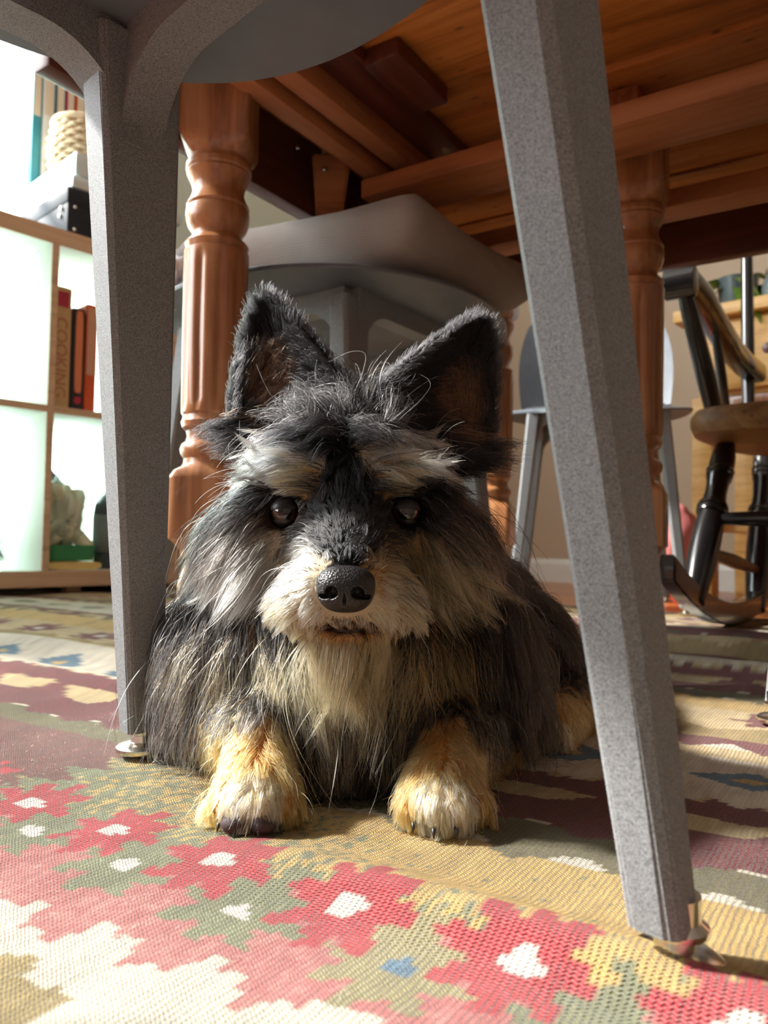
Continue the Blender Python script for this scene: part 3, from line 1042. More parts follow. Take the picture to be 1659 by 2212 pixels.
def side(shift):
    sv = wdir * shift
    a0, a1 = rk(1470, 612, 1.42) + sv, rk(1622, 795, 1.80) + sv
    # arm: scrolled front end sweeping down and back
    cur = [rk(1478, 600, 1.42), rk(1512, 640, 1.47), rk(1545, 700, 1.55), rk(1580, 757, 1.66), rk(1605, 785, 1.74), rk(1632, 806, 1.83)]
    rg = []
    n = len(cur)
    for i, q in enumerate(cur):
        q = q + sv
        tg = (cur[min(i + 1, n - 1)] - cur[max(i - 1, 0)]).normalized()
        sd_ = tg.cross(Vector((0, 0, 1))).normalized()
        up = sd_.cross(tg).normalized()
        w, h = 0.024, 0.019 + 0.006 * i / n
        rg.append([tuple(q + sd_ * (w * x) + up * (h * y)) for x, y in superell(1, 1, 3.5, 20)])
    rlink('armrest', loft(rg), M_black)
    # scroll roll at the front end of the arm
    c = rk(1470, 612, 1.42) + sv
    ax = wdir
    n1 = Vector((0, 0, 1)); n2 = ax.cross(n1)
    rg = [[tuple(c + ax * d + r * (math.cos(2 * PI * k / 24) * n1 + math.sin(2 * PI * k / 24) * n2 * 0.8)) for k in range(24)] for d, r in ((-0.030, 0.022), (-0.027, 0.029), (0.027, 0.029), (0.030, 0.022))]
    rlink('arm_scroll', loft(rg), M_black)
    turned('arm_post', rk(1548, 897, 1.50) + sv - Vector((0, 0, 0.01)), rk(1478, 625, 1.43) + sv, [(0, .016), (.3, .0185), (.6, .017), (.85, .016), (1, .013)])
    turned('spindle', rk(1572, 899, 1.60) + sv - Vector((0, 0, 0.01)), rk(1545, 715, 1.55) + sv, [(0, .008), (.5, .0105), (1, .008)])
    turned('back_post', rk(1617, 899, 1.78) + sv - Vector((0, 0, 0.01)), rk(1612, 420, 1.90) + sv, [(0, .013), (.2, .0155), (.6, .014), (1, .011)])
side(0.0)
side(0.40)
t0, t1 = rk(1612, 440, 1.90), rk(1612, 440, 1.90) + wdir * 0.40
for k in range(1, 6):
    q = t0.lerp(t1, k / 6)
    b0 = (rk(1617, 899, 1.78) + wdir * (0.40 * k / 6))
    turned('back_spindle', Vector((b0.x, b0.y, 0.392)), q, [(0, .007), (.4, .010), (1, .007)])
rg = []
for k in range(9):
    q = t0.lerp(t1, -0.06 + 1.12 * k / 8) - fdir * (0.03 * math.sin(PI * k / 8))
    rg.append([tuple(q + fdir * (0.011 * x) + Vector((0, 0, 0.05 + 0.055 * y * (0.75 + 0.25 * math.sin(PI * k / 8))))) for x, y in superell(1, 1, 4, 16)])
rlink('crest_rail', loft(rg), M_black)

# ------------------------------------------------------------------ birch cube shelf along the window wall
SH_D, T_OUT, T_IN = 0.38, 0.042, 0.018
shelf = empty('cube_shelf', (P_SHELF[0], P_SHELF[1], 0), AZ_W)     # local x along W, -y to the room, front at y=0
tag(shelf, 'pale birch cube shelf with thick frame, standing along the window wall', 'shelf')
CW = 0.345
Z_LEV = [0.023, 0.063, 0.465, 0.880, 0.922]
XL, XR = -3 * CW, CW + 0.03
def sbox(name, x0, x1, z0, z1, d=SH_D, y0=0.0):
    o = from_bm(name, box_bm((x1 - x0, d, z1 - z0), (0, 0, 0), 0.0015), M_lit_panel if name != 'foot' else M_birch, shelf, ((x0 + x1) / 2, y0 + d / 2, (z0 + z1) / 2), True, 40)
    if name != 'foot':
        eb = from_bm('edge_band', box_bm((x1 - x0, 0.003, z1 - z0), (0, -d / 2 - 0.0012, 0), 0.0006), M_birch, o)
        eb['label'] = 'birch front edge'
    return o
M_lit_panel = plain('lit_panel_white', sr(232, 238, 232), 0.45, var=0.02)  # birch panel faces made near white to carry the strong light on them
sbox('bottom_panel', XL, XR, Z_LEV[0], Z_LEV[1])
sbox('top_panel', XL, XR, Z_LEV[3], Z_LEV[4])
sbox('side_panel', XR - T_OUT, XR, Z_LEV[1], Z_LEV[3])
sbox('side_panel', XL, XL + T_OUT, Z_LEV[1], Z_LEV[3])
for k in range(-2, 1):
    sbox('divider', k * CW - T_IN / 2, k * CW + T_IN / 2, Z_LEV[1], Z_LEV[3])
for k in range(-3, 1):
    sbox('shelf_board', (XL + T_OUT) if k == -3 else (k * CW + T_IN / 2), (k + 1) * CW - T_IN / 2 if k < 0 else XR - T_OUT, Z_LEV[2] - T_IN / 2, Z_LEV[2] + T_IN / 2)
for x in (XL + 0.05, -CW, 0.10, XR - 0.05):
    sbox('foot', x - 0.02, x + 0.02, -0.004, Z_LEV[0], 0.03, 0.05)
    sbox('foot', x - 0.02, x + 0.02, -0.004, Z_LEV[0], 0.03, 0.28)
def on_shelf(x, y, z):                       # shelf-local to world
    q = P_SHELF + x * W - y * Nn
    return (float(q[0]), float(q[1]), z)
ZM, ZB, ZTOP = Z_LEV[2] + T_IN / 2, Z_LEV[1], Z_LEV[4]

def book(x0, wdt, hgt, dep, y, cover, label, zbase=ZM, tilt=0.0, extra=None):
    e = empty('book', on_shelf(x0 + wdt / 2, y, zbase), AZ_W)
    e.rotation_euler = (0, tilt, AZ_W)
    bm = bmesh.new()
    t = 0.003
    box_bm((t, dep, hgt), (-wdt / 2 + t / 2, dep / 2, hgt / 2), 0.0008, bm=bm)
    box_bm((t, dep, hgt), (wdt / 2 - t / 2, dep / 2, hgt / 2), 0.0008, bm=bm)
    rg = []
    for z in (0, hgt):
        rg.append([(wdt / 2 * math.cos(th), -0.006 * abs(math.sin(th)) + 0.003, z) for th in np.linspace(0, PI, 9)] + [(-wdt / 2, 0.006, z), (wdt / 2, 0.006, z)])
    loft(rg, True, bm)
    from_bm('cover', bm, cover, e, None, True, 40)
    from_bm('page_block', box_bm((wdt - 2 * t, dep - 0.008, hgt - 0.010), (0, dep / 2 + 0.002, hgt / 2)), M_paper, e)
    tag(e, label, 'book', 'cookbooks in the shelf')
    if extra:
        extra(e, wdt, hgt)
    return e
M_paper = plain('book_paper', sr(226, 214, 190), 0.9, var=0.05, nscale=300)
M_tan = plain('tan_book_cloth', sr(196, 158, 112), 0.75, var=0.06, bump=0.2, bscale=900)
M_darkcov = plain('near_black_cover', sr(38, 34, 36), 0.4, var=0.2)
M_orange = plain('orange_cover', sr(214, 86, 40), 0.45, var=0.06)
M_peach = plain('peach_cover', sr(208, 150, 120), 0.5, var=0.05)
M_redlab = plain('crimson_label', sr(176, 40, 60), 0.5, var=0.1)
M_ink = plain('faded_red_ink', sr(176, 110, 78), 0.7, var=0.05)
M_orink = plain('orange_ink', sr(222, 128, 84), 0.6, var=0.05)
def text_part(name, body, size, mat, parent, loc, rot, extr=0.0004):
    c = bpy.data.curves.new(name, 'FONT')
    c.body = body
    c.size = size
    c.extrude = extr
    c.align_x, c.align_y = 'CENTER', 'CENTER'
    c.materials.append(mat)
    tmp = bpy.data.objects.new('tmp_text', c)
    COL.objects.link(tmp)
    me = bpy.data.meshes.new_from_object(tmp.evaluated_get(bpy.context.evaluated_depsgraph_get()))
    bpy.data.objects.remove(tmp)
    me.name = name
    o = link(name, me, None, parent, loc)
    o.rotation_euler = rot
    return o
SPINE = (PI / 2, PI / 2, 0)      # lettering that reads down the spine, facing the room
def ex1(e, w, h):
    text_part('spine_title', 'COOKING', 0.044, M_ink, e, (-0.004, -0.0032, h * 0.42), SPINE)
    b = from_bm('spine_label', box_bm((w * 0.62, 0.0012, 0.040), (0, -0.0032, h - 0.032), 0.0003), M_redlab, e)
    b['label'] = 'crimson square near the top of the spine'
def ex2(e, w, h):
    rg = superell(w * 0.30, h * 0.40, 6, 32)
    bm = prism(rg, -0.0042, -0.0030)
    bmesh.ops.translate(bm, vec=(0, 0, h * 0.58), verts=bm.verts)
    from_bm('spine_panel', bm, M_orink, e)
    bm = lathe([(0.0001, -0.0006), (0.010, -0.0006), (0.010, 0.0006), (0.0001, 0.0006)], 20)
    bmesh.ops.transform(bm, matrix=Matrix.Translation((0, -0.0038, 0.030)) @ Matrix.Rotation(PI / 2, 4, 'X'), verts=bm.verts)
    from_bm('spine_emblem', bm, M_redlab, e)
def ex3(e, w, h):
    from_bm('spine_band', box_bm((w * 0.9, 0.0012, h * 0.62), (0, -0.0036, h * 0.66), 0.0003), M_peach, e)
book(0.020, 0.047, 0.318, 0.20, 0.045, M_tan, 'thick tan cookbook with a crimson square on its spine', extra=ex1)
book(0.072, 0.032, 0.272, 0.19, 0.045, M_darkcov, 'black cookbook with an orange lettered panel on its spine', extra=ex2)
book(0.108, 0.030, 0.290, 0.19, 0.045, M_orange, 'bright orange cookbook beside the black one', extra=ex3)

# lower cubby: bag of rope on a green tray, folded yellow cloth, dark tub
M_green = plain('green_plastic', sr(70, 160, 110), 0.35, var=0.08)
M_yel = plain('yellow_cloth', sr(226, 196, 124), 0.85, var=0.06)
M_cream = plain('cream_fibre', sr(222, 218, 186), 0.9, var=0.06, bump=0.4, bscale=150)
bm = prism(superell(0.070, 0.010, 4, 28), 0.0, 0.20)
o = from_bm('folded_towel', bm, M_yel, None, on_shelf(0.088, 0.02, ZB + 0.0112), True, 50)
o.rotation_euler = (0, 0, AZ_W)
tag(o, 'folded yellow cloth under the green tray in the lower cubby', 'cloth')
def tray():
    rg = []
    for f, z in ((0.92, 0.0), (0.94, 0.004), (1.0, 0.038), (1.03, 0.040), (0.985, 0.040), (0.90, 0.006)):
        rg.append([(x * f, y * f, z) for x, y in superell(0.068, 0.085, 5, 36)])
    o = from_bm('tray', loft(rg), M_green, None, on_shelf(0.088, 0.11, ZB + 0.0235), True, 50)
    o.rotation_euler = (0, 0, AZ_W)
    tag(o, 'green plastic tray under the bag of cream rope', 'tray')
tray()
def coil(name, cx, cy, z0, label):
    e = empty(name, on_shelf(cx, cy, z0), AZ_W)
    r_ = random.Random(3)
    for k in range(6):
        pts = []
        ph, tl = r_.random() * 6, r_.uniform(-0.5, 0.5)
        R1, R2 = r_.uniform(0.030, 0.05), r_.uniform(0.05, 0.085)
        for i in range(25):
            th = 2 * PI * i / 24
            pts.append((R1 * math.cos(th + ph) + 0.010 * math.sin(3 * th), 0.030 * math.sin(th * 2 + ph) + (k - 2.5) * 0.010, 0.105 + R2 * math.sin(th + tl) + 0.01 * math.cos(3 * th + ph)))
        from_bm('rope_loop', tube(pts, 0.0125, 10), M_cream, e, None, True)
    tag(e, label, 'rope')
    return e
coil('rope_bundle', 0.088, 0.095, ZB + 0.025, 'bundle of thick cream rope heaped in the lower cubby')
def clear_bag():
    t = NT('clear_plastic_bag')
    tr = t.n('ShaderNodeBsdfTransparent')
    df = t.n('ShaderNodeBsdfPrincipled')
    df.inputs['Base Color'].default_value = sr(222, 232, 222)
    df.inputs['Roughness'].default_value = 0.25
    mx = t.n('ShaderNodeMixShader')
    mx.inputs[0].default_value = 0.28
    t.l(tr.outputs[0], mx.inputs[1]); t.l(df.outputs[0], mx.inputs[2]); t.l(mx.outputs[0], t.out.inputs[0])
    b = crumple('plastic_bag', on_shelf(0.088, 0.095, ZB + 0.146), 0.07, t.m, 9.0, (0.92, 0.95, 1.50), 1.4, 0.16)
    b.rotation_euler = (0, 0, AZ_W)
    tag(b, 'clear plastic bag wrapped round the cream rope', 'bag')
clear_bag()
def bottle():
    M_bt = plain('smoke_grey_plastic', sr(72, 84, 92), 0.2, spec=0.6, var=0.1)
    M_bd = plain('sky_blue_print', sr(70, 150, 200), 0.4, var=0.08)
    M_lb = plain('grey_label', sr(120, 130, 132), 0.5, var=0.08)
    e = empty('storage_bottle', on_shelf(0.222, 0.075, ZB), AZ_W)
    from_bm('body', lathe([(0.0001, 0), (0.052, 0), (0.056, 0.006), (0.057, 0.15), (0.054, 0.172), (0.044, 0.195), (0.030, 0.206), (0.030, 0.212), (0.0001, 0.212)], 40), M_bt, e, None, True, 50)
    from_bm('label_wrap', lathe([(0.0568, 0.045), (0.0578, 0.046), (0.0578, 0.145), (0.0568, 0.146)], 40), M_lb, e, None, True, 50)
    from_bm('cap', lathe([(0.0001, 0.212), (0.026, 0.212), (0.027, 0.226), (0.024, 0.230), (0.0001, 0.231)], 32), M_bt, e, None, True, 50)
    for (th, z, r) in ((-115, 0.108, 0.011), (-92, 0.122, 0.012), (-92, 0.090, 0.011), (-100, 0.066, 0.008), (-75, 0.104, 0.011)):
        bm = lathe([(0.0001, 0), (r, 0), (r, 0.001), (0.0001, 0.001)], 20)
        a = math.radians(th)
        bmesh.ops.transform(bm, matrix=Matrix.Translation((0.0574 * math.cos(a), 0.0574 * math.sin(a), z)) @ Matrix.Rotation(a, 4, 'Z') @ Matrix.Rotation(PI / 2, 4, 'Y'), verts=bm.verts)
        from_bm('blue_dot', bm, M_bd, e)
    tag(e, 'smoky grey plastic tub printed with blue dots in the lower cubby', 'bottle')
bottle()
# dark bag leaning at the back of that cubby
o = crumple('dark_pouch', on_shelf(0.12, 0.31, ZB + 0.20), 0.085, plain('navy_fabric', sr(52, 62, 76), 0.8, var=0.2), 5.0, (1.0, 0.4, 1.5), 1.8, 0.2)
o.rotation_euler = (0, 0, AZ_W)
o.location.z = ZB + 0.148
tag(o, 'dark navy pouch slumped behind the bag of rope', 'pouch')
# glass sprayer in the cubby to its left
def sprayer():
    t = NT('clear_glass')
    t.bsdf(0.03, 0, 0.5, color=(0.92, 0.97, 0.95, 1))
    t.b.inputs['Transmission Weight'].default_value = 0.9
    t.b.inputs['IOR'].default_value = 1.35
    e = empty('glass_mister', on_shelf(-0.118, 0.10, ZB), AZ_W)
    from_bm('bowl', lathe([(0.0001, 0), (0.050, 0), (0.056, 0.012), (0.057, 0.030), (0.048, 0.075), (0.030, 0.105), (0.022, 0.125), (0.021, 0.135), (0.0001, 0.135)], 36), t.m, e, None, True, 50)
    from_bm('collar', lathe([(0.0001, 0.133), (0.026, 0.133), (0.027, 0.150), (0.022, 0.158), (0.0001, 0.160)], 28), M_chrome, e, None, True, 50)
    from_bm('plunger_rod', lathe([(0.0001, 0.158), (0.004, 0.158), (0.004, 0.205), (0.0001, 0.205)], 12), M_chrome, e, None, True)
    from_bm('thumb_plate', lathe([(0.0001, 0.203), (0.014, 0.204), (0.015, 0.208), (0.0001, 0.210)], 24), M_chrome, e, None, True)
    from_bm('nozzle', tube([(0, 0, 0.146), (-0.035, 0, 0.152), (-0.05, 0, 0.153)], [0.008, 0.006, 0.005], 12), M_chrome, e, None, True)
    pts = [(0.022 + 0.020 * math.sin(t_), 0, 0.13 - 0.03 * math.cos(t_) + 0.02) for t_ in np.linspace(-0.3, PI + 0.3, 14)]
    from_bm('finger_loop', tube(pts, 0.003, 8), M_chrome, e, None, True)
    tag(e, 'clear glass plant mister with a metal pump in the cubby', 'mister')
sprayer()
# things on top of the shelf
M_bleather = plain('black_leatherette', sr(34, 38, 46), 0.62, spec=0.3, var=0.15, bump=0.3, bscale=400)
def black_box():
    x0, x1, y0, y1, h = 0.030, 0.335, 0.008, 0.33, 0.118
    e = empty('storage_box', on_shelf((x0 + x1) / 2, (y0 + y1) / 2, ZTOP), AZ_W)
    w, d = x1 - x0, y1 - y0
    from_bm('body', box_bm((w, d, h - 0.03), (0, 0, (h - 0.03) / 2), 0.004), M_bleather, e, None, True, 40)
    from_bm('lid', box_bm((w + 0.006, d + 0.006, 0.040), (0, 0, h - 0.018), 0.004), M_bleather, e, None, True, 40)
    for (x, z) in ((w / 2 - 0.018, 0.070), (w / 2 - 0.018, 0.012), (-w / 2 + 0.018, 0.07), (-w / 2 + 0.018, 0.012)):
        bm = lathe([(0.0001, 0.0), (0.0055, 0.0), (0.004, 0.003), (0.0001, 0.004)], 14)
        bmesh.ops.transform(bm, matrix=Matrix.Translation((x, -d / 2 - 0.003, z)) @ Matrix.Rotation(PI / 2, 4, 'X'), verts=bm.verts)
        from_bm('rivet', bm, M_chrome, e, None, True)
    for (y, z) in ((-d / 2 + 0.030, 0.070), (-d / 2 + 0.036, 0.052), (-d / 2 + 0.030, 0.010), (d / 2 - 0.03, 0.07)):
        bm = lathe([(0.0001, 0.0), (0.0065, 0.0), (0.005, 0.003), (0.0001, 0.004)], 14)
        bmesh.ops.transform(bm, matrix=Matrix.Translation((-w / 2 - 0.003, y, z)) @ Matrix.Rotation(-PI / 2, 4, 'Y'), verts=bm.verts)
        from_bm('rivet', bm, M_chrome, e, None, True)
    tag(e, 'black leatherette storage box with steel rivets on top of the shelf', 'box')
black_box()
def flat_box():
    e = empty('lidded_box', on_shelf(0.200, 0.185, ZTOP + 0.121), AZ_W)
    mw = plain('pale_plastic', sr(206, 222, 224), 0.3, var=0.03)
    from_bm('base', box_bm((0.325, 0.365, 0.034), (0, 0, 0.018), 0.008), mw, e, None, True, 40)
    from_bm('lid', box_bm((0.305, 0.35, 0.062), (0, 0, 0.068), 0.006), mw, e, None, True, 40)
    tag(e, 'pale flat lidded plastic box on the black box', 'box')
flat_box()
def wicker_basket():
    """woven from separate rods over stakes"""
    mw = plain('pale_wicker', sr(196, 176, 142), 0.65, var=0.25, nscale=60)
    e = empty('wicker_basket', on_shelf(0.145, 0.165, ZTOP + 0.2205), AZ_W)
    rows, R0 = 11, 0.088
    for k in range(rows):
        z = 0.008 + k * 0.0122
        R = R0 * (0.84 + 0.20 * math.sin(PI * (k + 2) / (rows + 3)))
        pts = []
        for i in range(97):
            th = 2 * PI * i / 96
            w = 0.0045 * math.cos(12 * th + (PI if k % 2 else 0))
            pts.append(((R + w) * math.cos(th), (R + w) * math.sin(th), z))
        from_bm('woven_rod', tube(pts, 0.0062, 6), mw, e, None, True)
    for i in range(24):
        th = 2 * PI * (i + 0.5) / 24
        pts = [(R0 * (0.84 + 0.20 * math.sin(PI * (k + 2) / (rows + 3))) * math.cos(th), R0 * (0.84 + 0.20 * math.sin(PI * (k + 2) / (rows + 3))) * math.sin(th), 0.004 + k * 0.0122) for k in range(rows + 1)]
        from_bm('stake', tube(pts, 0.0038, 6), mw, e, None, True)
    pts = [(0.083 * math.cos(2 * PI * i / 48), 0.083 * math.sin(2 * PI * i / 48), 0.146) for i in range(49)]
    from_bm('rim', tube(pts, 0.009, 8), mw, e, None, True)
    from_bm('base_disc', lathe([(0.0001, 0.002), (0.078, 0.002), (0.078, 0.010), (0.0001, 0.010)], 32), mw, e)
    tag(e, 'pale wicker basket on the lidded box on top of the shelf', 'basket')
wicker_basket()
def folder(x, w, h, col, label, y=0.285):
    m = plain('folder_board', col, 0.5, var=0.06)
    e = empty('ring_binder', on_shelf(x, y, ZTOP + 0.2205), AZ_W)
    from_bm('cover', box_bm((w, 0.07, h), (0, 0.035, h / 2), 0.002), m, e, None, True, 40)
    from_bm('spine_slip', box_bm((w * 0.7, 0.0015, h * 0.34), (0, -0.0008, h * 0.62), 0.0004), M_paper, e)
    tag(e, label, 'binder', 'binders behind the basket')
for (x, w, h, c, lb) in ((0.060, 0.026, 0.44, sr(60, 150, 170), 'teal binder at the window end of the row behind the basket'),
                         (0.092, 0.032, 0.47, sr(232, 236, 236), 'white binder between the teal and slate ones'),
                         (0.126, 0.028, 0.43, sr(70, 104, 118), 'slate blue binder behind the wicker basket'),
                         (0.156, 0.024, 0.40, sr(206, 60, 100), 'pink binder behind the wicker basket'),
                         (0.186, 0.028, 0.45, sr(216, 110, 60), 'orange binder behind the wicker basket'),
                         (0.220, 0.034, 0.42, sr(150, 96, 84), 'brown binder at the end of the row')):
    folder(x, w, h, c, lb)

# ------------------------------------------------------------------ green crate and card box behind the table leg
def crate():
    c = P_SHELF + 0.625 * W - 0.235 * Nn
    e = empty('plastic_crate', (c[0], c[1], 0.5455), AZ_W)
    for k in range(6):
        from_bm('slat', box_bm((0.34, 0.014, 0.024), (0, -0.12, 0.02 + k * 0.034), 0.003), M_dkgreen, e, None, True, 40)
        from_bm('slat', box_bm((0.34, 0.014, 0.024), (0, 0.12, 0.02 + k * 0.034), 0.003), M_dkgreen, e, None, True, 40)
        from_bm('slat', box_bm((0.014, 0.226, 0.024), (0.163, 0, 0.02 + k * 0.034), 0.003), M_dkgreen, e, None, True, 40)
        from_bm('slat', box_bm((0.014, 0.226, 0.024), (-0.163, 0, 0.02 + k * 0.034), 0.003), M_dkgreen, e, None, True, 40)
    for x in (-0.16, -0.08, 0, 0.08, 0.16):
        for y in (-0.112, 0.112):
            from_bm('post', box_bm((0.018, 0.010, 0.205), (x, y, 0.105), 0.002), M_dkgreen, e, None, True, 40)
    from_bm('crate_floor', box_bm((0.32, 0.23, 0.008), (0, 0, 0.004), 0.001), M_dkgreen, e)
    tag(e, 'dark green slatted crate standing on the cardboard box behind the table leg', 'crate')
    mcard = plain('cardboard', sr(206, 178, 130), 0.85, var=0.05)
    e2 = empty('cardboard_box', (c[0], c[1], -0.005), AZ_W)
    from_bm('body', box_bm((0.46, 0.32, 0.55), (0, 0, 0.275), 0.003), mcard, e2, None, True, 40)
    from_bm('packing_tape', box_bm((0.05, 0.322, 0.5502), (0, 0, 0.2752), 0.002), plain('brown_tape', sr(176, 136, 84), 0.25), e2)
    tag(e2, 'plain cardboard box on the floor beyond the table leg and shelf', 'box')
M_dkgreen = plain('bottle_green_plastic', sr(36, 96, 58), 0.4, var=0.1)
crate()

# ------------------------------------------------------------------ pine dresser, far right, with things on it
c0 = np.array(at(1530, 1180, 2.25)[:2])
AZ_D = AZ_B
dres = empty('pine_dresser', (c0[0], c0[1], -0.005), AZ_D)          # local x along the back wall, -y to the room
tag(dres, 'honey pine desk with drawers and square legs beyond the rocking chair', 'desk')
def dbox(name, x0, x1, y0, y1, z0, z1, mat=M_pine, bev=0.003, par=None):
    return from_bm(name, box_bm((x1 - x0, y1 - y0, z1 - z0), (0, 0, 0), bev), mat, par or dres, ((x0 + x1) / 2, (y0 + y1) / 2, (z0 + z1) / 2), True, 40)
ZD = 0.865
dbox('desk_top', -0.10, 1.25, -0.02, 0.46, ZD - 0.035, ZD)
dbox('carcass', -0.04, 1.20, 0.03, 0.44, 0.60, ZD - 0.035)
mdk = plain('drawer_shadow_gap', sr(40, 26, 16), 0.7)
for k in range(3):
    x0 = -0.03 + k * 0.41
    d = dbox('drawer', x0, x0 + 0.395, 0.012, 0.028, 0.615, 0.815)
    kn = from_bm('knob', lathe([(0.0001, 0), (0.008, 0), (0.007, 0.012), (0.015, 0.018), (0.016, 0.026), (0.0001, 0.030)], 20), M_darkwood, d, (0, -0.008, 0), True, 50)
    kn.rotation_euler = (PI / 2, 0, 0)
dbox('lower_rail', -0.04, 1.20, 0.03, 0.06, 0.55, 0.598, M_table)
for x in (-0.055, 1.145):
    for y in (0.015, 0.395):
        dbox('leg', x, x + 0.06, y, y + 0.06, 0.0, 0.60)
dbox('low_shelf', -0.0, 1.14, 0.08, 0.40, 0.20, 0.225)
def on_desk(x, y, z=ZD - 0.005):
    q = c0 + x * np.array([W[1], -W[0]]) + y * np.array([W[0], W[1]])
    return (float(q[0]), float(q[1]), z)
def potted_plant():
    e = empty('potted_plant', on_desk(0.05, 0.10))
    mp = plain('slate_ceramic', sr(84, 98, 100), 0.3, var=0.1)
    ml = plain('leaf_green', sr(104, 140, 46), 0.45, var=0.25, nscale=30)
    from_bm('pot', lathe([(0.0001, 0), (0.044, 0), (0.050, 0.02), (0.058, 0.09), (0.060, 0.098), (0.054, 0.098), (0.050, 0.085), (0.0001, 0.085)], 32), mp, e, None, True, 50)
    r_ = random.Random(12)
    for k in range(26):
        a = r_.uniform(0, 2 * PI)
        L, el, w = r_.uniform(0.07, 0.15), r_.uniform(-0.5, 1.1), r_.uniform(0.012, 0.022)
        d = Vector((math.cos(a), math.sin(a), 0))
        sd_ = Vector((-math.sin(a), math.cos(a), 0))
        bm = bmesh.new()
        prev = None
        for i in range(7):
            f = i / 6
            c = d * (0.01 + L * f * math.cos(el * (1 - f * 0.4))) + Vector((0, 0, 0.085 + L * f * math.sin(el) - 0.10 * L / 0.15 * f * f))
            hw = w * math.sin(PI * min(0.98, 0.06 + 0.92 * f)) ** 0.8 + 0.0008
            a_, b_, m_ = bm.verts.new(c + sd_ * hw), bm.verts.new(c - sd_ * hw), bm.verts.new(c - Vector((0, 0, 0.25 * hw)))
            if prev:
                bm.faces.new((prev[0], prev[2], m_, a_)); bm.faces.new((prev[2], prev[1], b_, m_))
            prev = (a_, b_, m_)
        from_bm('leaf', bm, ml, e, None, True)
    tag(e, 'leafy green plant in a slate pot on the pine desk', 'plant')
potted_plant()
def jar():
    t = NT('blue_tinted_glass')
    t.bsdf(0.05, 0, 0.5, color=sr(178, 204, 220))
    t.b.inputs['Transmission Weight'].default_value = 0.75
    e = empty('glass_jar', on_desk(0.165, 0.08))
    from_bm('body', lathe([(0.0001, 0), (0.036, 0), (0.040, 0.006), (0.040, 0.055), (0.030, 0.075), (0.028, 0.085), (0.0001, 0.085)], 32), t.m, e, None, True, 50)
    from_bm('lid', lathe([(0.0001, 0.084), (0.030, 0.084), (0.031, 0.098), (0.0001, 0.099)], 28), M_chrome, e, None, True, 50)
    tag(e, 'small blue-tinted glass jar beside the plant on the desk', 'jar')
jar()
def canister():
    mc = plain('cream_enamel', sr(240, 226, 190), 0.2, coat=0.4, var=0.03)
    e = empty('canister', on_desk(0.36, 0.10))
    from_bm('body', lathe([(0.0001, 0), (0.064, 0), (0.067, 0.004), (0.067, 0.165), (0.064, 0.170), (0.0001, 0.170)], 40), mc, e, None, True, 50)
    from_bm('lid', lathe([(0.0001, 0.170), (0.069, 0.170), (0.070, 0.184), (0.064, 0.192), (0.014, 0.196), (0.012, 0.21), (0.0001, 0.214)], 36), mc, e, None, True, 50)
    bm = lathe([(0.0001, 0), (0.020, 0), (0.020, 0.001), (0.0001, 0.001)], 24)
    bmesh.ops.transform(bm, matrix=Matrix.Translation((-0.052, -0.0425, 0.085)) @ Matrix.Rotation(math.radians(219), 4, 'Z') @ Matrix.Rotation(PI / 2, 4, 'Y'), verts=bm.verts)
    d = from_bm('red_spot', bm, M_redlab, e)
    d['label'] = 'round red spot on the side'
    tag(e, 'cream enamel canister with a red spot on the desk', 'canister')
canister()
# basket plant and pink bag under / beside the desk
def low_basket():
    e = empty('storage_basket', on_desk(0.35, 0.22, 0.2205))
    mb = plain('olive_seagrass', sr(110, 112, 78), 0.9, var=0.3, nscale=60, bump=0.6, bscale=180)
    for k in range(7):
        R = 0.10 + 0.03 * math.sin(PI * k / 8)
        from_bm('coil', tube([(R * math.cos(2 * PI * i / 40), R * math.sin(2 * PI * i / 40), 0.012 + 0.02 * k) for i in range(41)], 0.012, 8), mb, e, None, True)
    from_bm('base_disc', lathe([(0.0001, 0.0), (0.10, 0.0), (0.10, 0.012), (0.0001, 0.012)], 28), mb, e)
    tag(e, 'olive seagrass basket on the low shelf of the pine desk', 'basket')
low_basket()
def pink_bag():
    c = at(1462, 1235, 2.10)
    o = crumple('cloth_bag', (c[0], c[1], 0.128), 0.09, plain('pink_fabric', sr(206, 120, 116), 0.85, var=0.08, bump=0.3, bscale=300), 2.0, (0.75, 0.75, 1.55), 1.3, 0.16)
    o.rotation_euler = (0, 0, 0.4)
    tag(o, 'pink cloth bag slumped on the floor behind the rocking chair runner', 'bag')
pink_bag()
def wall_unit():
    """a small pale cabinet against the back wall and a dark power strip by the skirting"""
    c = CORNER + 1.02 * np.array([W[1], -W[0]]) - 0.05 * W
    o = from_bm('power_strip', box_bm((0.20, 0.05, 0.035), (0, 0, 0.0175), 0.006), M_black, None, (c[0], c[1], -0.0048), True, 40)
    o.rotation_euler = (0, 0, AZ_B)
    for k in (-1, 0, 1):
        from_bm('socket', lathe([(0.0001, 0.0), (0.014, 0.0), (0.014, 0.002), (0.0001, 0.002)], 18), M_bleather, o, (k * 0.06, 0, 0.0345), True)
    tag(o, 'black power strip on the floor against the skirting board', 'power strip')
wall_unit()
# ------------------------------------------------------------------ the dog
# Body: one continuous surface taken from blended round shapes; fur: strands grown on it.
def V(*a):
    return np.array(a, float)
XM = -0.0235                                             # the head's plane of symmetry
PRIM = []                                                # (group, kind, data)
def ell(g, c, r):
    PRIM.append((g, 'e', np.asarray(c, float), np.asarray(r, float)))
def con(g, a, ra, b, rb):
    PRIM.append((g, 'c', np.asarray(a, float), np.asarray(b, float), ra, rb))
HEAD, MUZ, EARL, EARR, CHEST, BODY, LEG, PAW = range(8)
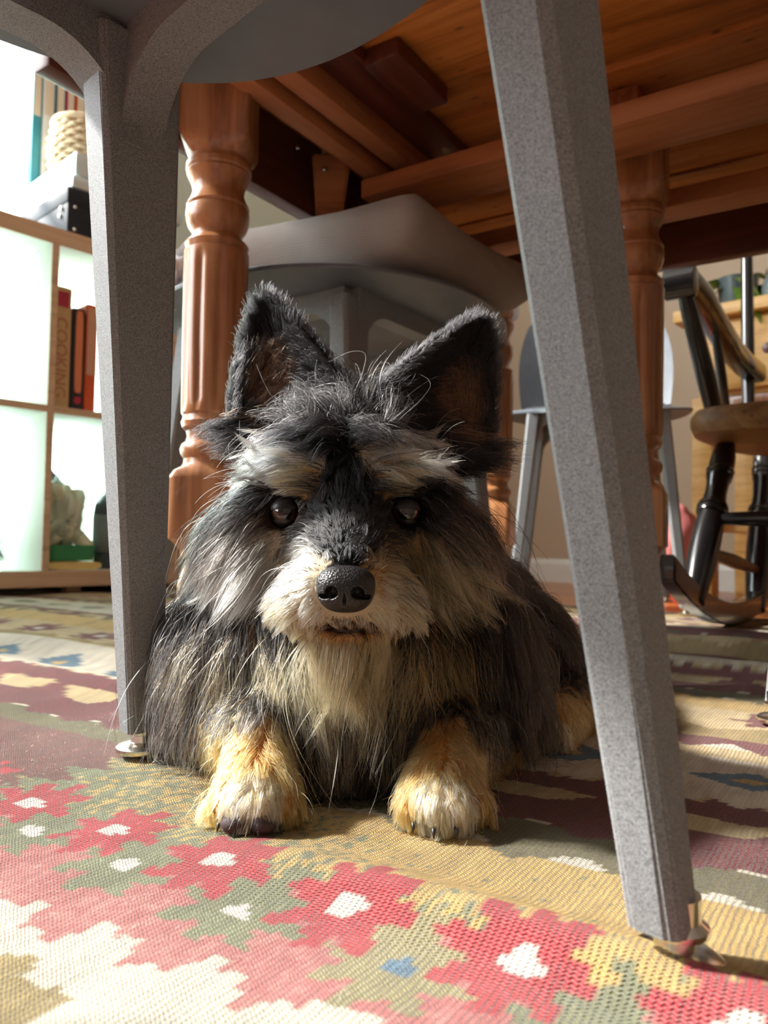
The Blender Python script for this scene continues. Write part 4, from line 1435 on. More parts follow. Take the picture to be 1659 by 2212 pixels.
# skull, brow, cheeks
ell(HEAD, at(748, 1035, 0.525), (0.055, 0.058, 0.046))
ell(HEAD, at(748, 1085, 0.500), (0.051, 0.040, 0.036))
for sx in (-1, 1):
    ell(HEAD, at(748 + sx * 112, 1042, 0.478), (0.019, 0.013, 0.011))
    ell(HEAD, at(748 + sx * 158, 1175, 0.497), (0.034, 0.036, 0.036))
    ell(MUZ, at(748 + sx * 66, 1300, 0.422), (0.021, 0.021, 0.018))
# muzzle and jaw
con(MUZ, at(748, 1165, 0.478), 0.034, at(747, 1262, 0.416), 0.0215)
con(MUZ, at(750, 1330, 0.465), 0.030, at(750, 1366, 0.424), 0.0145)
# ears: cupped triangular blades
def ear(g, base, tip, half, cup, fwd):
    base, tip = np.asarray(base), np.asarray(tip)
    ax = tip - base
    Ln = np.linalg.norm(ax); ax = ax / Ln
    f = np.asarray(fwd, float); f = f - ax * (f @ ax); f /= np.linalg.norm(f)
    w = np.cross(ax, f)
    PRIM.append((g, 'ear', base, ax, w, f, Ln, half, cup))
ear(EARL, at(640, 935, 0.528), at(556, 622, 0.548), 0.0440, 0.016, (-0.16, -1.0, 0.10))
ear(EARR, at(916, 950, 0.528), at(1062, 672, 0.548), 0.0440, 0.016, (0.22, -1.0, 0.10))
# neck, chest, trunk
con(CHEST, at(748, 1150, 0.555), 0.058, (-0.022, 0.560, 0.095), 0.075)
ell(CHEST, (-0.028, 0.520, 0.078), (0.088, 0.066, 0.074))
ell(CHEST, (-0.022, 0.478, 0.060), (0.052, 0.040, 0.050))
ell(CHEST, (-0.092, 0.525, 0.068), (0.048, 0.050, 0.060))
ell(CHEST, (0.050, 0.535, 0.066), (0.050, 0.055, 0.062))
con(BODY, (-0.020, 0.560, 0.088), 0.076, (0.045, 0.670, 0.080), 0.072)
con(BODY, (0.045, 0.670, 0.080), 0.072, (0.092, 0.775, 0.074), 0.068)
ell(BODY, (0.128, 0.715, 0.056), (0.044, 0.075, 0.052))
ell(BODY, (0.040, 0.790, 0.050), (0.05, 0.07, 0.048))
con(BODY, (0.135, 0.80, 0.050), 0.026, (0.235, 0.83, 0.022), 0.012)
# hind foot beside the flank
con(LEG, (0.178, 0.690, 0.024), 0.020, (0.150, 0.610, 0.020), 0.016)
con(PAW, (0.150, 0.610, 0.019), 0.0155, (0.121, 0.562, 0.019), 0.0165)
for k, (dx, dy) in enumerate(((-0.012, 0.004), (-0.002, -0.008), (0.009, -0.009))):
    ell(PAW, (0.116 + dx, 0.556 + dy, 0.0150), (0.0080, 0.0100, 0.0085))
# fore legs and paws
def fore(elbow, wrist, paw, yaw):
    con(LEG, elbow, 0.030, wrist, 0.0185)
    con(PAW, wrist, 0.0185, paw, 0.0160)
    ell(PAW, paw, (0.0190, 0.021, 0.0145))
    c, s = math.cos(yaw), math.sin(yaw)
    for (dx, dy, rr) in ((-0.0150, -0.010, 0.0072), (-0.0056, -0.0175, 0.0080), (0.0054, -0.0175, 0.0080), (0.0148, -0.010, 0.0072)):
        ell(PAW, (paw[0] + c * dx - s * dy, paw[1] + s * dx + c * dy, 0.0160), (rr, rr * 1.25, rr * 1.1))
PAW_L, PAW_R = V(-0.063, 0.404, 0.0205), V(0.0325, 0.408, 0.0195)
fore((-0.102, 0.530, 0.038), (-0.069, 0.440, 0.0400), PAW_L, 0.0)
fore((0.076, 0.540, 0.038), (0.040, 0.450, 0.0330), PAW_R, 0.10)
EYES = [at(617, 1108, 0.4685), at(877, 1108, 0.4685)]
EYE_R = 0.0090
NOSE_C = at(747, 1272, 0.398)

def sd_prim(p, P):
    k = P[1]
    if k == 'e':
        q = (p - P[2]) / P[3]
        k0 = np.linalg.norm(q, axis=-1)
        k1 = np.linalg.norm(q / P[3], axis=-1) + 1e-9
        return k0 * (k0 - 1) / k1
    if k == 'c':
        a, b, ra, rb = P[2:]
        d = b - a
        t = np.clip(((p - a) @ d) / (d @ d), 0, 1)
        return np.linalg.norm(p - (a + t[..., None] * d), axis=-1) - (ra + (rb - ra) * t)
    _, _, base, ax, w, f, Ln, half, cup = P
    q = p - base
    s = (q @ ax) / Ln
    x = q @ w
    y = q @ f
    sc = np.clip(s, 0, 1)
    Wd = half * (1 - sc) ** 0.78 * (1 + 0.35 * sc * (1 - sc)) * np.clip(1 + (s - 0.12) * 2.2, 0.45, 1) + 0.0035
    xn = np.clip(x / Wd, -1.2, 1.2)
    yc = cup * (xn ** 2 - 0.65) * (1 - 0.55 * sc) - 0.010 * sc
    d1 = np.abs(x) - Wd
    d2 = np.abs(y - yc) - (0.0052 - 0.0022 * sc)
    d3 = np.maximum(-s - 0.15, s - 1.0) * Ln
    return np.maximum(np.maximum(d1 * 0.85, d2 * 0.8), d3)

def sdf(p, groups=None, ks=0.012):
    """smooth union of the shapes (polynomial smooth minimum)"""
    out = None
    for P in PRIM:
        if groups is not None and P[0] not in groups:
            continue
        d = sd_prim(p, P)
        k = 0.004 if P[1] == 'ear' else (0.006 if P[0] == PAW else ks)
        if out is None:
            out = d
        else:
            h = np.maximum(k - np.abs(out - d), 0) / k
            out = np.minimum(out, d) - h * h * k * 0.25
    if groups is None:
        for e in EYES:                                    # eye sockets
            s_ = np.linalg.norm(p - e, axis=-1) - (EYE_R + 0.0006)
            h = np.maximum(0.003 - np.abs(out + s_), 0) / 0.003
            out = np.maximum(out, -s_) + h * h * 0.003 * 0.25
        m = (p - at(752, 1353, 0.4085)) / V(0.019, 0.012, 0.0022)      # mouth slit
        out = np.maximum(out, -(np.linalg.norm(m, axis=-1) - 1) * 0.0022)
    return out

def grad(p, fn, e=0.0012):
    g = np.empty_like(p)
    for i in range(3):
        d = np.zeros(3); d[i] = e
        g[..., i] = fn(p + d) - fn(p - d)
    return g / (np.linalg.norm(g, axis=-1, keepdims=True) + 1e-12)

def surface_nets(fn, lo, hi, h):
    """one quad mesh of the zero set of fn on a regular grid"""
    n = [int(math.ceil((hi[i] - lo[i]) / h)) + 1 for i in range(3)]
    ax = [lo[i] + h * np.arange(n[i]) for i in range(3)]
    Vv = np.empty(n, np.float32)
    for i in range(0, n[0], 16):
        g = np.stack(np.meshgrid(ax[0][i:i + 16], ax[1], ax[2], indexing='ij'), -1)
        Vv[i:i + 16] = fn(g)
    S = Vv < 0
    cnt = np.zeros([k - 1 for k in n], np.int32)
    pos = np.zeros([k - 1 for k in n] + [3], np.float32)
    sl = lambda o, k: slice(o, o + k - 1)
    base = np.stack(np.meshgrid(*[np.arange(k - 1) for k in n], indexing='ij'), -1).astype(np.float32)
    corner = [(a, b, c) for a in (0, 1) for b in (0, 1) for c in (0, 1)]
    for a in corner:
        for d in range(3):
            if a[d]:
                continue
            b = list(a); b[d] = 1
            va = Vv[tuple(sl(a[i], n[i]) for i in range(3))]
            vb = Vv[tuple(sl(b[i], n[i]) for i in range(3))]
            m = (va < 0) != (vb < 0)
            t = np.where(m, va / np.where(m, va - vb, 1), 0)
            add = np.zeros(pos.shape, np.float32)
            for i in range(3):
                add[..., i] = np.where(m, a[i] + (t if i == d else 0), 0)
            pos += add
            cnt += m
    act = cnt > 0
    vid = np.full(act.shape, -1, np.int64)
    vid[act] = np.arange(act.sum())
    co = (base[act] + pos[act] / cnt[act][:, None]) * h + np.asarray(lo)
    quads = []
    for d in range(3):
        u, w = [(1, 2), (2, 0), (0, 1)][d]
        s0 = [slice(1, n[i] - 1) for i in range(3)]
        s1 = list(s0)
        s0[d] = slice(0, n[d] - 1); s1[d] = slice(1, n[d])
        A, B_ = S[tuple(s0)], S[tuple(s1)]
        ch = A != B_
        ijk = np.argwhere(ch)
        off = np.array([1, 1, 1]); off[d] = 0
        g = ijk + off
        def cell(du, dw):
            c = g.copy()
            c[:, u] -= du; c[:, w] -= dw
            return vid[c[:, 0], c[:, 1], c[:, 2]]
        q = np.stack([cell(1, 1), cell(0, 1), cell(0, 0), cell(1, 0)], -1)
        fl = A[ch]
        q[~fl] = q[~fl][:, ::-1]
        quads.append(q)
    return co, np.concatenate(quads)

def proj(p):
    d = p - CAM
    z = d @ FWD
    return 829.5 + FPX * (d @ RGT) / z, 1106 - FPX * (d @ UPV) / z

# ---- coat colours over the animal; the face is mapped by a projection through the front of the head
lin = lambda *c: np.array(sr(*c)[:3])
C_BLACK, C_DKBR, C_SILV = lin(19, 18, 19), lin(60, 42, 31), lin(172, 168, 164)
C_CREAM, C_TAN, C_ORG = lin(238, 220, 190), lin(216, 168, 110), lin(200, 128, 60)
C_GRBR, C_EARIN = lin(128, 116, 104), lin(140, 84, 56)
CHEST_PATCH = [(750, 1395, 250, 62, 0.0, C_TAN, 0.9), (750, 1450, 170, 55, 0.0, C_TAN, 0.62), (965, 1415, 65, 85, 0.0, C_ORG, 0.60), (500, 1385, 120, 50, 0.2, C_TAN, 0.62),
    (745, 1525, 72, 75, 0.0, C_GRBR, 0.50), (400, 1500, 90, 170, 0.0, C_SILV, 0.26), (420, 1560, 100, 140, 0.0, C_GRBR, 0.32)]  # left shoulder: silver hair, with its side light mixed into the colour
PATCH = [  # cx, cy, rx, ry, turn, colour, share of strands
    (560, 965, 140, 60, 0.5, C_SILV, 0.30), (900, 925, 130, 50, -0.3, C_SILV, 0.30),
    (455, 1170, 100, 190, 0.1, C_GRBR, 0.55), (470, 1150, 90, 170, 0.1, C_SILV, 0.28),  # left cheek: salt-and-pepper hair, greyed further for the light on that side
    (1010, 1190, 80, 170, 0.0, C_DKBR, 0.5), (985, 1260, 60, 110, 0.0, C_TAN, 0.25),
    (605, 1000, 125, 56, 0.42, C_CREAM, 0.97), (668, 1045, 38, 38, 0.5, C_TAN, 0.8),
    (890, 985, 135, 54, -0.02, C_CREAM, 0.97), (838, 1038, 42, 40, -0.4, C_TAN, 0.8),
    (560, 1190, 90, 80, 0.0, C_GRBR, 0.6), (950, 1180, 70, 70, 0.0, C_GRBR, 0.5),
    (600, 1260, 130, 110, 0.2, C_CREAM, 0.90), (560, 1340, 130, 70, 0.2, C_TAN, 0.8),
    (895, 1270, 120, 120, -0.2, C_TAN, 0.85), (850, 1320, 100, 80, 0.0, C_CREAM, 0.55),
    (750, 1330, 110, 55, 0.0, C_CREAM, 0.75), (650, 1560, 150, 110, 0.0, C_BLACK, 0.9), (900, 1560, 150, 120, 0.0, C_BLACK, 0.9), (755, 1390, 170, 50, 0.0, C_TAN, 0.95),
    (760, 1440, 190, 48, 0.0, C_TAN, 0.72), (480, 1330, 110, 50, 0.3, C_TAN, 0.45), (985, 1400, 60, 110, 0.0, C_ORG, 0.6),
    (750, 1481, 120, 60, 0.0, C_TAN, 0.55), (745, 1520, 62, 70, 0.0, C_GRBR, 0.50),
    (400, 1500, 90, 170, 0.0, C_SILV, 0.30), (420, 1560, 100, 140, 0.0, C_GRBR, 0.4),  # left shoulder greys, partly side light put into the coat
    (748, 1085, 60, 110, 0.0, C_BLACK, 1.0), (750, 1165, 78, 48, 0.0, C_BLACK, 0.97),
    (612, 1112, 52, 36, 0.0, C_DKBR, 0.85), (884, 1112, 58, 40, 0.0, C_BLACK, 0.85),
    (752, 1354, 62, 13, 0.0, C_DKBR, 0.98),
]
def coat(p, grp, rnd):
    """per-strand base colour; rnd (N,k) random numbers"""
    N = len(p)
    u, v = proj(p)
    col = np.tile(C_BLACK, (N, 1))
    r0 = rnd[:, 0]
    body = (grp == BODY) | (grp == CHEST)
    col[body & (r0 < 0.16)] = C_DKBR
    col[body & (r0 > 0.975)] = C_SILV
    flank = (grp == BODY) & (p[:, 2] < 0.06) & (p[:, 0] > 0.05)
    col[flank & (rnd[:, 1] < 0.35)] = lin(92, 62, 40)
    hd = (grp == HEAD) | (grp == MUZ) | (grp == CHEST)
    col[(grp == HEAD) & (r0 > 0.93)] = C_SILV
    front = hd & (p[:, 1] < 0.575)
    face = front & (grp != CHEST)
    chest = front & (grp == CHEST)
    for i, (cx, cy, rx, ry, tn, c, share, sel) in enumerate([q_ + (face,) for q_ in PATCH] + [q_ + (chest,) for q_ in CHEST_PATCH]):
        dx, dy = u - cx, v - cy
        a = (dx * math.cos(tn) + dy * math.sin(tn)) / rx
        b = (-dx * math.sin(tn) + dy * math.cos(tn)) / ry
        d = np.sqrt(a * a + b * b) + 0.28 * (rnd[:, 2] - 0.5)
        w = share * np.clip((1.18 - d) / 0.36, 0, 1)
        m = sel & (rnd[:, 3 + i % 5] * 0.999 < w)
        col[m] = c
    ear_ = (grp == EARL) | (grp == EARR)
    col[ear_] = C_BLACK
    for (g, cx, cy, rx, ry) in ((EARL, 592, 838, 62, 95), (EARR, 985, 885, 62, 90)):
        d = np.hypot((u - cx) / rx, (v - cy) / ry)
        m = (grp == g) & (rnd[:, 4] < 0.75 * np.clip((1.25 - d) / 0.5, 0, 1))
        col[m] = C_EARIN
    lg = (grp == LEG)
    hi_ = p[:, 2] > np.where(p[:, 0] < -0.02, 0.050, 0.036)
    col[lg & (r0 < 0.85)] = C_ORG
    col[lg & hi_ & (rnd[:, 1] < 0.85)] = C_BLACK
    col[lg & hi_ & (rnd[:, 2] < 0.25)] = C_GRBR
    pw = grp == PAW
    col[pw] = C_ORG
    col[pw & (rnd[:, 1] < 0.35)] = C_TAN
    for c in (PAW_L, PAW_R, V(0.121, 0.560, 0.02)):
        toe = pw & (np.hypot(p[:, 0] - c[0], p[:, 1] - c[1]) < 0.045) & (p[:, 1] < c[1] - 0.011) & (np.abs(p[:, 0] - c[0]) < 0.015) & (rnd[:, 5] < 0.75)
        col[toe] = C_CREAM
    return col

def make_dog():
    lo, hi = (-0.20, 0.355, -0.002), (0.265, 0.90, 0.345)
    co, q = surface_nets(lambda p: sdf(p), lo, hi, 0.0032)
    rz = rug_z(co[:, 0], co[:, 1])
    co[:, 2] = np.maximum(co[:, 2], rz + 0.0004)
    me = np_mesh('dog', co, q)
    me.shade_smooth()
    grp_sd = np.stack([sdf(co, {g}) for g in range(8)], 0)
    grp_v = np.argmin(grp_sd, 0)
    rv = rng.random((len(co), 8)) * 0.4 + 0.3
    cc = np.ones((len(co), 4), np.float32)
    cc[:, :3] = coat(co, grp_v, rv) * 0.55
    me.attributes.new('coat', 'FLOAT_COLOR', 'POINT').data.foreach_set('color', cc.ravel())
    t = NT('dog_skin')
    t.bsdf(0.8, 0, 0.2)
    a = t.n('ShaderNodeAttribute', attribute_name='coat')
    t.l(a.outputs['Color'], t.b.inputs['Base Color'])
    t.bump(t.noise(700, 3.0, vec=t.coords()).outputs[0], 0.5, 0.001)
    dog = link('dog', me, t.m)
    tag(dog, 'small shaggy black and tan terrier lying on the rug under the chair', 'dog')
    return dog, co, q

def rug_z(x, y):
    return rug_height(RA[0] * x + RA[1] * y, RB[0] * x + RB[1] * y)

def hair_mat():
    t = NT('dog_hair')
    h = t.n('ShaderNodeBsdfHairPrincipled')
    h.model = 'CHIANG'
    h.parametrization = 'COLOR'
    a = t.n('ShaderNodeAttribute', attribute_name='hair_color')
    t.l(a.outputs['Color'], h.inputs['Color'])
    h.inputs['Roughness'].default_value = 0.36
    h.inputs['IOR'].default_value = 1.42
    h.inputs['Radial Roughness'].default_value = 0.55
    h.inputs['Random Roughness'].default_value = 0.2
    t.l(h.outputs[0], t.out.inputs[0])
    return t.m

def unit(v):
    return v / (np.linalg.norm(v, axis=-1, keepdims=True) + 1e-12)

def grow(dog, co, q):
    tri = np.concatenate([q[:, [0, 1, 2]], q[:, [0, 2, 3]]])
    A, B_, C_ = co[tri[:, 0]], co[tri[:, 1]], co[tri[:, 2]]
    cr = np.cross(B_ - A, C_ - A)
    area = np.linalg.norm(cr, axis=1) / 2
    cen = (A + B_ + C_) / 3
    g_c = np.argmin(np.stack([sdf(cen, {g}) for g in range(8)], 0), 0)
    nrm = unit(cr)
    dens = np.array([1.5, 1.9, 2.1, 2.1, 1.0, 0.62, 1.35, 1.9])[g_c]
    facing = np.einsum('ij,ij->i', nrm, unit(CAM - cen))
    dens = dens * np.where(facing > -0.25, 1.0, 0.30)
    dens = dens * np.where(cen[:, 1] > 0.66, 0.75, 1.0)
    dens[cen[:, 2] < rug_z(cen[:, 0], cen[:, 1]) + 0.002] = 0
    for e in EYES:
        dens[np.linalg.norm(cen - e, axis=1) < EYE_R + 0.0022] = 0
    dn = (cen - NOSE_C) / V(0.0165, 0.016, 0.0135)
    dens[np.linalg.norm(dn, axis=1) < 1.0] = 0
    w = area * dens
    N = 190000
    ti = rng.choice(len(tri), N, p=w / w.sum())
    r1, r2 = np.sqrt(rng.random(N)), rng.random(N)
    p = A[ti] * (1 - r1)[:, None] + B_[ti] * (r1 * (1 - r2))[:, None] + C_[ti] * (r1 * r2)[:, None]
    n = grad(p, lambda x: sdf(x))
    g = g_c[ti]
    u, v = proj(p)
    rnd = rng.random((N, 8))
    dxm = p[:, 0] - XM
    sg = np.tanh(dxm / 0.010)                              # side of the parting, softened at the middle
    T = np.zeros((N, 3)); L = np.full(N, 0.03); lift = np.full(N, 0.35); grav = np.full(N, 0.3); curl = np.full(N, 0.10); reg = np.zeros(N, np.int64)
    def setr(m, t, l, li=0.35, gr=0.3, cu=0.10):
        t = np.broadcast_to(np.asarray(t, float), (N, 3))
        T[m] = t[m]; L[m] = l if np.isscalar(l) else l[m]; lift[m] = li; grav[m] = gr; curl[m] = cu; reg[m] = reg.max() + 1
    st = lambda a, b, c: np.stack([np.broadcast_to(a, N), np.broadcast_to(b, N), np.broadcast_to(c, N)], 1)
    # trunk
    setr(g == BODY, (0.30, 0.55, -0.45), 0.036, 0.30, 0.5)
    setr((g == BODY) & (p[:, 2] < 0.09), (0.12, 0.25, -0.9), 0.040, 0.35, 0.4)
    setr(g == CHEST, st(-0.9 * dxm / 0.09, -0.22, -1.0), 0.058, 0.42, 0.5, 0.16)
    setr((g == CHEST) & (np.abs(dxm) > 0.055), st(0.15 * sg, -0.05, -1.0), 0.052, 0.45, 0.5, 0.20)
    setr((g == CHEST) & (p[:, 2] < 0.045), st(-0.2 * sg, -0.45, -0.7), 0.030, 0.3, 0.3)
    # head
    h = g == HEAD
    setr(h, st(sg * 0.8, 0.15, -0.55), 0.036, 0.42, 0.35, 0.15)
    crown = h & (v < 958)
    setr(crown, st(sg * 0.90, 0.05, 0.05), 0.034, 0.60, 0.45, 0.12)
    top = h & (v < 930)
    setr(top, st(sg * 0.35, 0.30, 0.75), 0.040, 0.7, 0.4, 0.25)
    brow = h & (v >= 940) & (v < 1075) & (np.abs(u - 748) > 30)
    setr(brow, st(sg * 0.85, -0.14, 0.16), 0.027, 0.58, 0.24, 0.10)
    mid = h & (np.abs(u - 748) <= 45) & (v >= 940)
    setr(mid, st(sg * 0.30, -0.30, -0.35), 0.015, 0.34, 0.2, 0.14)
    fringe = h & (np.abs(u - 748) <= 70) & (v >= 905) & (v < 975)
    setr(fringe, st(sg * 0.65, -0.20, 0.12), 0.026, 0.62, 0.45, 0.22)
    under = h & (v >= 1075) & (np.abs(u - 748) < 190)
    setr(under, st(sg * 0.62, -0.02, -0.60), 0.014, 0.32, 0.25, 0.12)
    cheek = h & (v >= 1060) & (np.abs(u - 748) >= 150)
    setr(cheek, st(sg * 0.72, 0.02, -0.70), 0.045, 0.40, 0.45, 0.20)
    # muzzle: hair runs away from the nose
    m = g == MUZ
    away = unit(p - (NOSE_C + V(0, -0.004, 0.002)))
    setr(m, away + st(sg * 0.25, 0.0, -0.38), 0.020, 0.30, 0.35, 0.14)
    mtop = m & (v < 1235) & (np.abs(u - 748) < 80)
    setr(mtop, away + st(sg * 0.35, 0.1, 0.15), 0.009, 0.30, 0.1, 0.08)
    beard = m & (v > 1368)
    setr(beard, st(dxm * 9, -0.20, -1.0), 0.040, 0.35, 0.4, 0.16)
    lip = m & (v > 1325) & (v <= 1368)
    setr(lip, st(dxm * 10, -0.25, -0.8), 0.009, 0.25, 0.2)
    nearn = m & (np.linalg.norm((p - NOSE_C) / V(0.026, 0.03, 0.022), axis=1) < 1.0)
    L[nearn] *= 0.5
    # ears
    for gg, P in ((EARL, PRIM_EAR[0]), (EARR, PRIM_EAR[1])):
        _, _, base, ax, wv, fv, Ln, half, cup = P
        e = g == gg
        x = (p - base) @ wv
        s_ = ((p - base) @ ax) / Ln
        inner = (n @ fv) > 0.3
        setr(e, np.tile(ax, (N, 1)) + np.outer(np.sign(x) * 0.25, wv), 0.0058, 0.45, 0.05, 0.12)
        rim = e & (np.abs(x) > half * (1 - np.clip(s_, 0, 1)) ** 0.78 * 0.86)
        setr(rim, np.tile(ax, (N, 1)) + np.outer(np.sign(x) * 0.6, wv), 0.0095, 0.5, 0.05, 0.2)
        inn = e & inner & (s_ < 0.62)
        setr(inn, np.tile(ax * 0.5, (N, 1)) + np.outer(-np.sign(x) * 0.5, wv) + fv * 0.35, 0.011, 0.4, 0.15, 0.2)
        bs = e & (s_ < 0.16)
        setr(bs, st(sg * 0.7, -0.10, 0.25), 0.024, 0.5, 0.5, 0.2)
    # legs and paws
    lg = g == LEG
    setr(lg, (0.0, -0.45, -0.75), 0.024, 0.40, 0.4, 0.25)
    pw = g == PAW
    pc = np.where((p[:, 0] < -0.02)[:, None], PAW_L, np.where((p[:, 1] < 0.5)[:, None], PAW_R, V(0.121, 0.56, 0.02)))
    rad = unit((p - pc) * V(1, 1, 0.2))
    setr(pw, rad * 0.55 + st(0, -0.55, -0.50), 0.0145, 0.32, 0.35, 0.18)
    toe = pw & (p[:, 1] < pc[:, 1] - 0.010)
    setr(toe, rad * 0.3 + st(0, -0.35, -0.95), 0.0105, 0.20, 0.45, 0.10)
    for e in EYES:
        L *= np.clip((np.linalg.norm(p - e, axis=1) - 0.007) / 0.020, 0.16, 1)
    L *= 0.55 + 0.75 * rnd[:, 6] ** 1.3
    stray = (rnd[:, 7] > 0.985) & ((g != EARL) & (g != EARR))
    L[stray] *= 1.55
    lift[stray] += 0.25
    curl[stray] *= 2.0
    # per-lock variation of direction so the coat breaks into tufts
    cell = np.floor(p / 0.0075 + 1.3 * np.stack([vnoise(p[:, 1] * 60, p[:, 2] * 60, 71), vnoise(p[:, 0] * 60, p[:, 2] * 60, 72), vnoise(p[:, 0] * 60, p[:, 1] * 60, 73)], 1)).astype(np.int64)
    key = cell[:, 0] * 73856093 ^ cell[:, 1] * 19349663 ^ cell[:, 2] * 83492791
    key = key ^ (reg * 2654435761)
    _, inv = np.unique(key, return_inverse=True)
    nc = inv.max() + 1
    jit = np.clip(rng.normal(0, 0.26, (nc, 3)), -0.42, 0.42)
    T = unit(T) + jit[inv] * np.where(pw | m, 0.6, np.where((g == EARL) | (g == EARR), 0.35, 1.0))[:, None]
    L *= (0.8 + 0.4 * rng.random(nc))[inv]
    T = T - n * np.einsum('ij,ij->i', T, n)[:, None] * 0.75
    T = unit(T)
    K = 7
    pts = np.empty((N, K, 3))
    pts[:, 0] = p - n * 0.0006
    seg = (L / (K - 1))[:, None]
    wob = rng.normal(0, 1, (N, 3)); wob2 = rng.normal(0, 1, (N, 3))
    cur = p.copy()
    for k in range(1, K):
        s = k / (K - 1)
        d = n * (lift * (1 - s) ** 1.5)[:, None] * 1.6 + T + V(0, 0, -1) * (grav * s * 1.3)[:, None]
        d = d + (wob * math.cos(3.0 * s) + wob2 * math.sin(4.5 * s)) * curl[:, None]
        cur = cur + unit(d) * seg
        if k >= 2:
            dist = sdf(cur)
            pen = np.maximum(0.0012 + 0.001 * s - dist, 0)
            hit = pen > 0
            if hit.any():
                gn = grad(cur[hit], lambda x: sdf(x))
                cur[hit] += gn * np.minimum(pen[hit], 0.008)[:, None]
        cur[:, 2] = np.maximum(cur[:, 2], rug_z(cur[:, 0], cur[:, 1]) + 0.0008)
        pts[:, k] = cur
    # clump each lock towards its mean path
    ctr = np.zeros((nc, K, 3)); num = np.bincount(inv, minlength=nc)
    for k in range(K):
        for i in range(3):
            ctr[:, k, i] = np.bincount(inv, pts[:, k, i], nc) / num
    cw = np.where(stray, 0.1, 0.50 + 0.2 * rnd[:, 1]) * np.where((g == EARL) | (g == EARR), 0.25, 1.0) * np.where(beard, 0.6, 1.0) * np.where(num[inv] > 3, 1, 0)
    for k in range(1, K):
        s = k / (K - 1)
        pts[:, k] += (ctr[inv, k] - pts[:, k]) * (cw * s ** 1.2)[:, None]
    # keep eyes and nose clear
    for e in EYES:
        dv = pts - (e + V(0, -0.006, 0))
        dd = np.linalg.norm(dv, axis=2, keepdims=True)
        R = EYE_R + 0.0005
        push = np.maximum(R - dd, 0)
        pts += dv / (dd + 1e-9) * push
    col = coat(p, g, rnd)
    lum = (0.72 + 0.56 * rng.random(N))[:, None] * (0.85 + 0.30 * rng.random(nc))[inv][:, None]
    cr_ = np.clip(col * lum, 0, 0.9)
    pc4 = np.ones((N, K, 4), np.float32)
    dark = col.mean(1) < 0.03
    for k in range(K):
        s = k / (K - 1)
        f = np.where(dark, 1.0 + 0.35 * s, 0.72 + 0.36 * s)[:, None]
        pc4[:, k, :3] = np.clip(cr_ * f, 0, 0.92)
    rad0 = np.where((g == BODY) | (g == CHEST), 0.00021, 0.000165) * (0.8 + 0.5 * rng.random(N))
    rr = rad0[:, None] * np.linspace(1.0, 0.22, K)[None] ** 0.9
    mat = hair_mat()
    parts = (('head_coat', h, 'salt and pepper head hair with cream eyebrows'), ('muzzle_coat', m, 'cream and tan muzzle hair and beard'),
             ('ear_coat', (g == EARL) | (g == EARR), 'short black ear hair with wispy edges'), ('chest_coat', g == CHEST, 'long black chest hair streaked with tan'),
             ('back_coat', g == BODY, 'black hair over back and flank'), ('leg_coat', lg, 'tan hair of the lower legs'), ('paw_coat', pw, 'orange tan paw hair with cream toes'))
    for name, mk, lab in parts:
        idx = np.nonzero(mk)[0]
        hc = bpy.data.hair_curves.new(name)
        hc.add_curves([K] * len(idx))
        hc.attributes['position'].data.foreach_set('vector', pts[idx].astype(np.float32).ravel())
        ra = hc.attributes.get('radius') or hc.attributes.new('radius', 'FLOAT', 'POINT')
        ra.data.foreach_set('value', rr[idx].astype(np.float32).ravel())
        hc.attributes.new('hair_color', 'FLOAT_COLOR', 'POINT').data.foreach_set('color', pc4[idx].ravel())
        hc.materials.append(mat)
        o = bpy.data.objects.new(name, hc)
        COL.objects.link(o)
        o.parent = dog
        o['kind'] = 'stuff'
        o['label'] = lab

PRIM_EAR = [P for P in PRIM if P[1] == 'ear']
dog, dco, dq = make_dog()
grow(dog, dco, dq)

# ---- nose leather
def nose():
    def fn(p):
        q = p - NOSE_C
        x, y, z = q[..., 0], q[..., 1], q[..., 2]
        wx = 0.0152 + 0.10 * np.clip(z, -0.008, 0.006)
        d = np.sqrt((x / wx) ** 2 + (y / 0.0135) ** 2 + (z / 0.0122) ** 2)
        d = (np.abs(x / wx) ** 2.5 + np.abs(y / 0.0135) ** 2.5 + np.abs(z / 0.0122) ** 2.5) ** (1 / 2.5)
        out = (d - 1) * 0.0115
        for s in (-1, 1):
            a = np.stack([(x - s * 0.0066) / 0.0034, (y + 0.0125) / 0.006, (z + 0.0012) / 0.0032], -1)
            out = np.maximum(out, -(np.linalg.norm(a, axis=-1) - 1) * 0.003)
            b = np.stack([(x - s * 0.0108) / 0.0036, (y + 0.0105) / 0.006, (z + 0.0034 - 0.08 * 0) / 0.0014], -1)
            out = np.maximum(out, -(np.linalg.norm(b, axis=-1) - 1) * 0.0013)
        c = np.stack([x / 0.0008, (y + 0.0135) / 0.0030, (z + 0.0075) / 0.0065], -1)
        out = np.maximum(out, -(np.linalg.norm(c, axis=-1) - 1) * 0.0008)
        return out
    co, q = surface_nets(fn, NOSE_C - 0.0175, NOSE_C + 0.0175, 0.0006)
    me = np_mesh('nose', co, q)
    me.shade_smooth()
    t = NT('nose_leather')
    t.bsdf(0.42, 0, 0.6)
    cn = t.coords()
    vo = t.n('ShaderNodeTexVoronoi')
    vo.inputs['Scale'].default_value = 900
    t.l(cn, vo.inputs['Vector'])
    t.l(t.ramp(vo.outputs['Distance'], [(0.0, sr(36, 34, 36)), (0.7, sr(18, 17, 18))]), t.b.inputs['Base Color'])
    t.bump(vo.outputs['Distance'], 0.6, 0.0006)
    o = link('nose', me, t.m, dog)
    o['label'] = 'black pebbled nose with two nostrils'
nose()

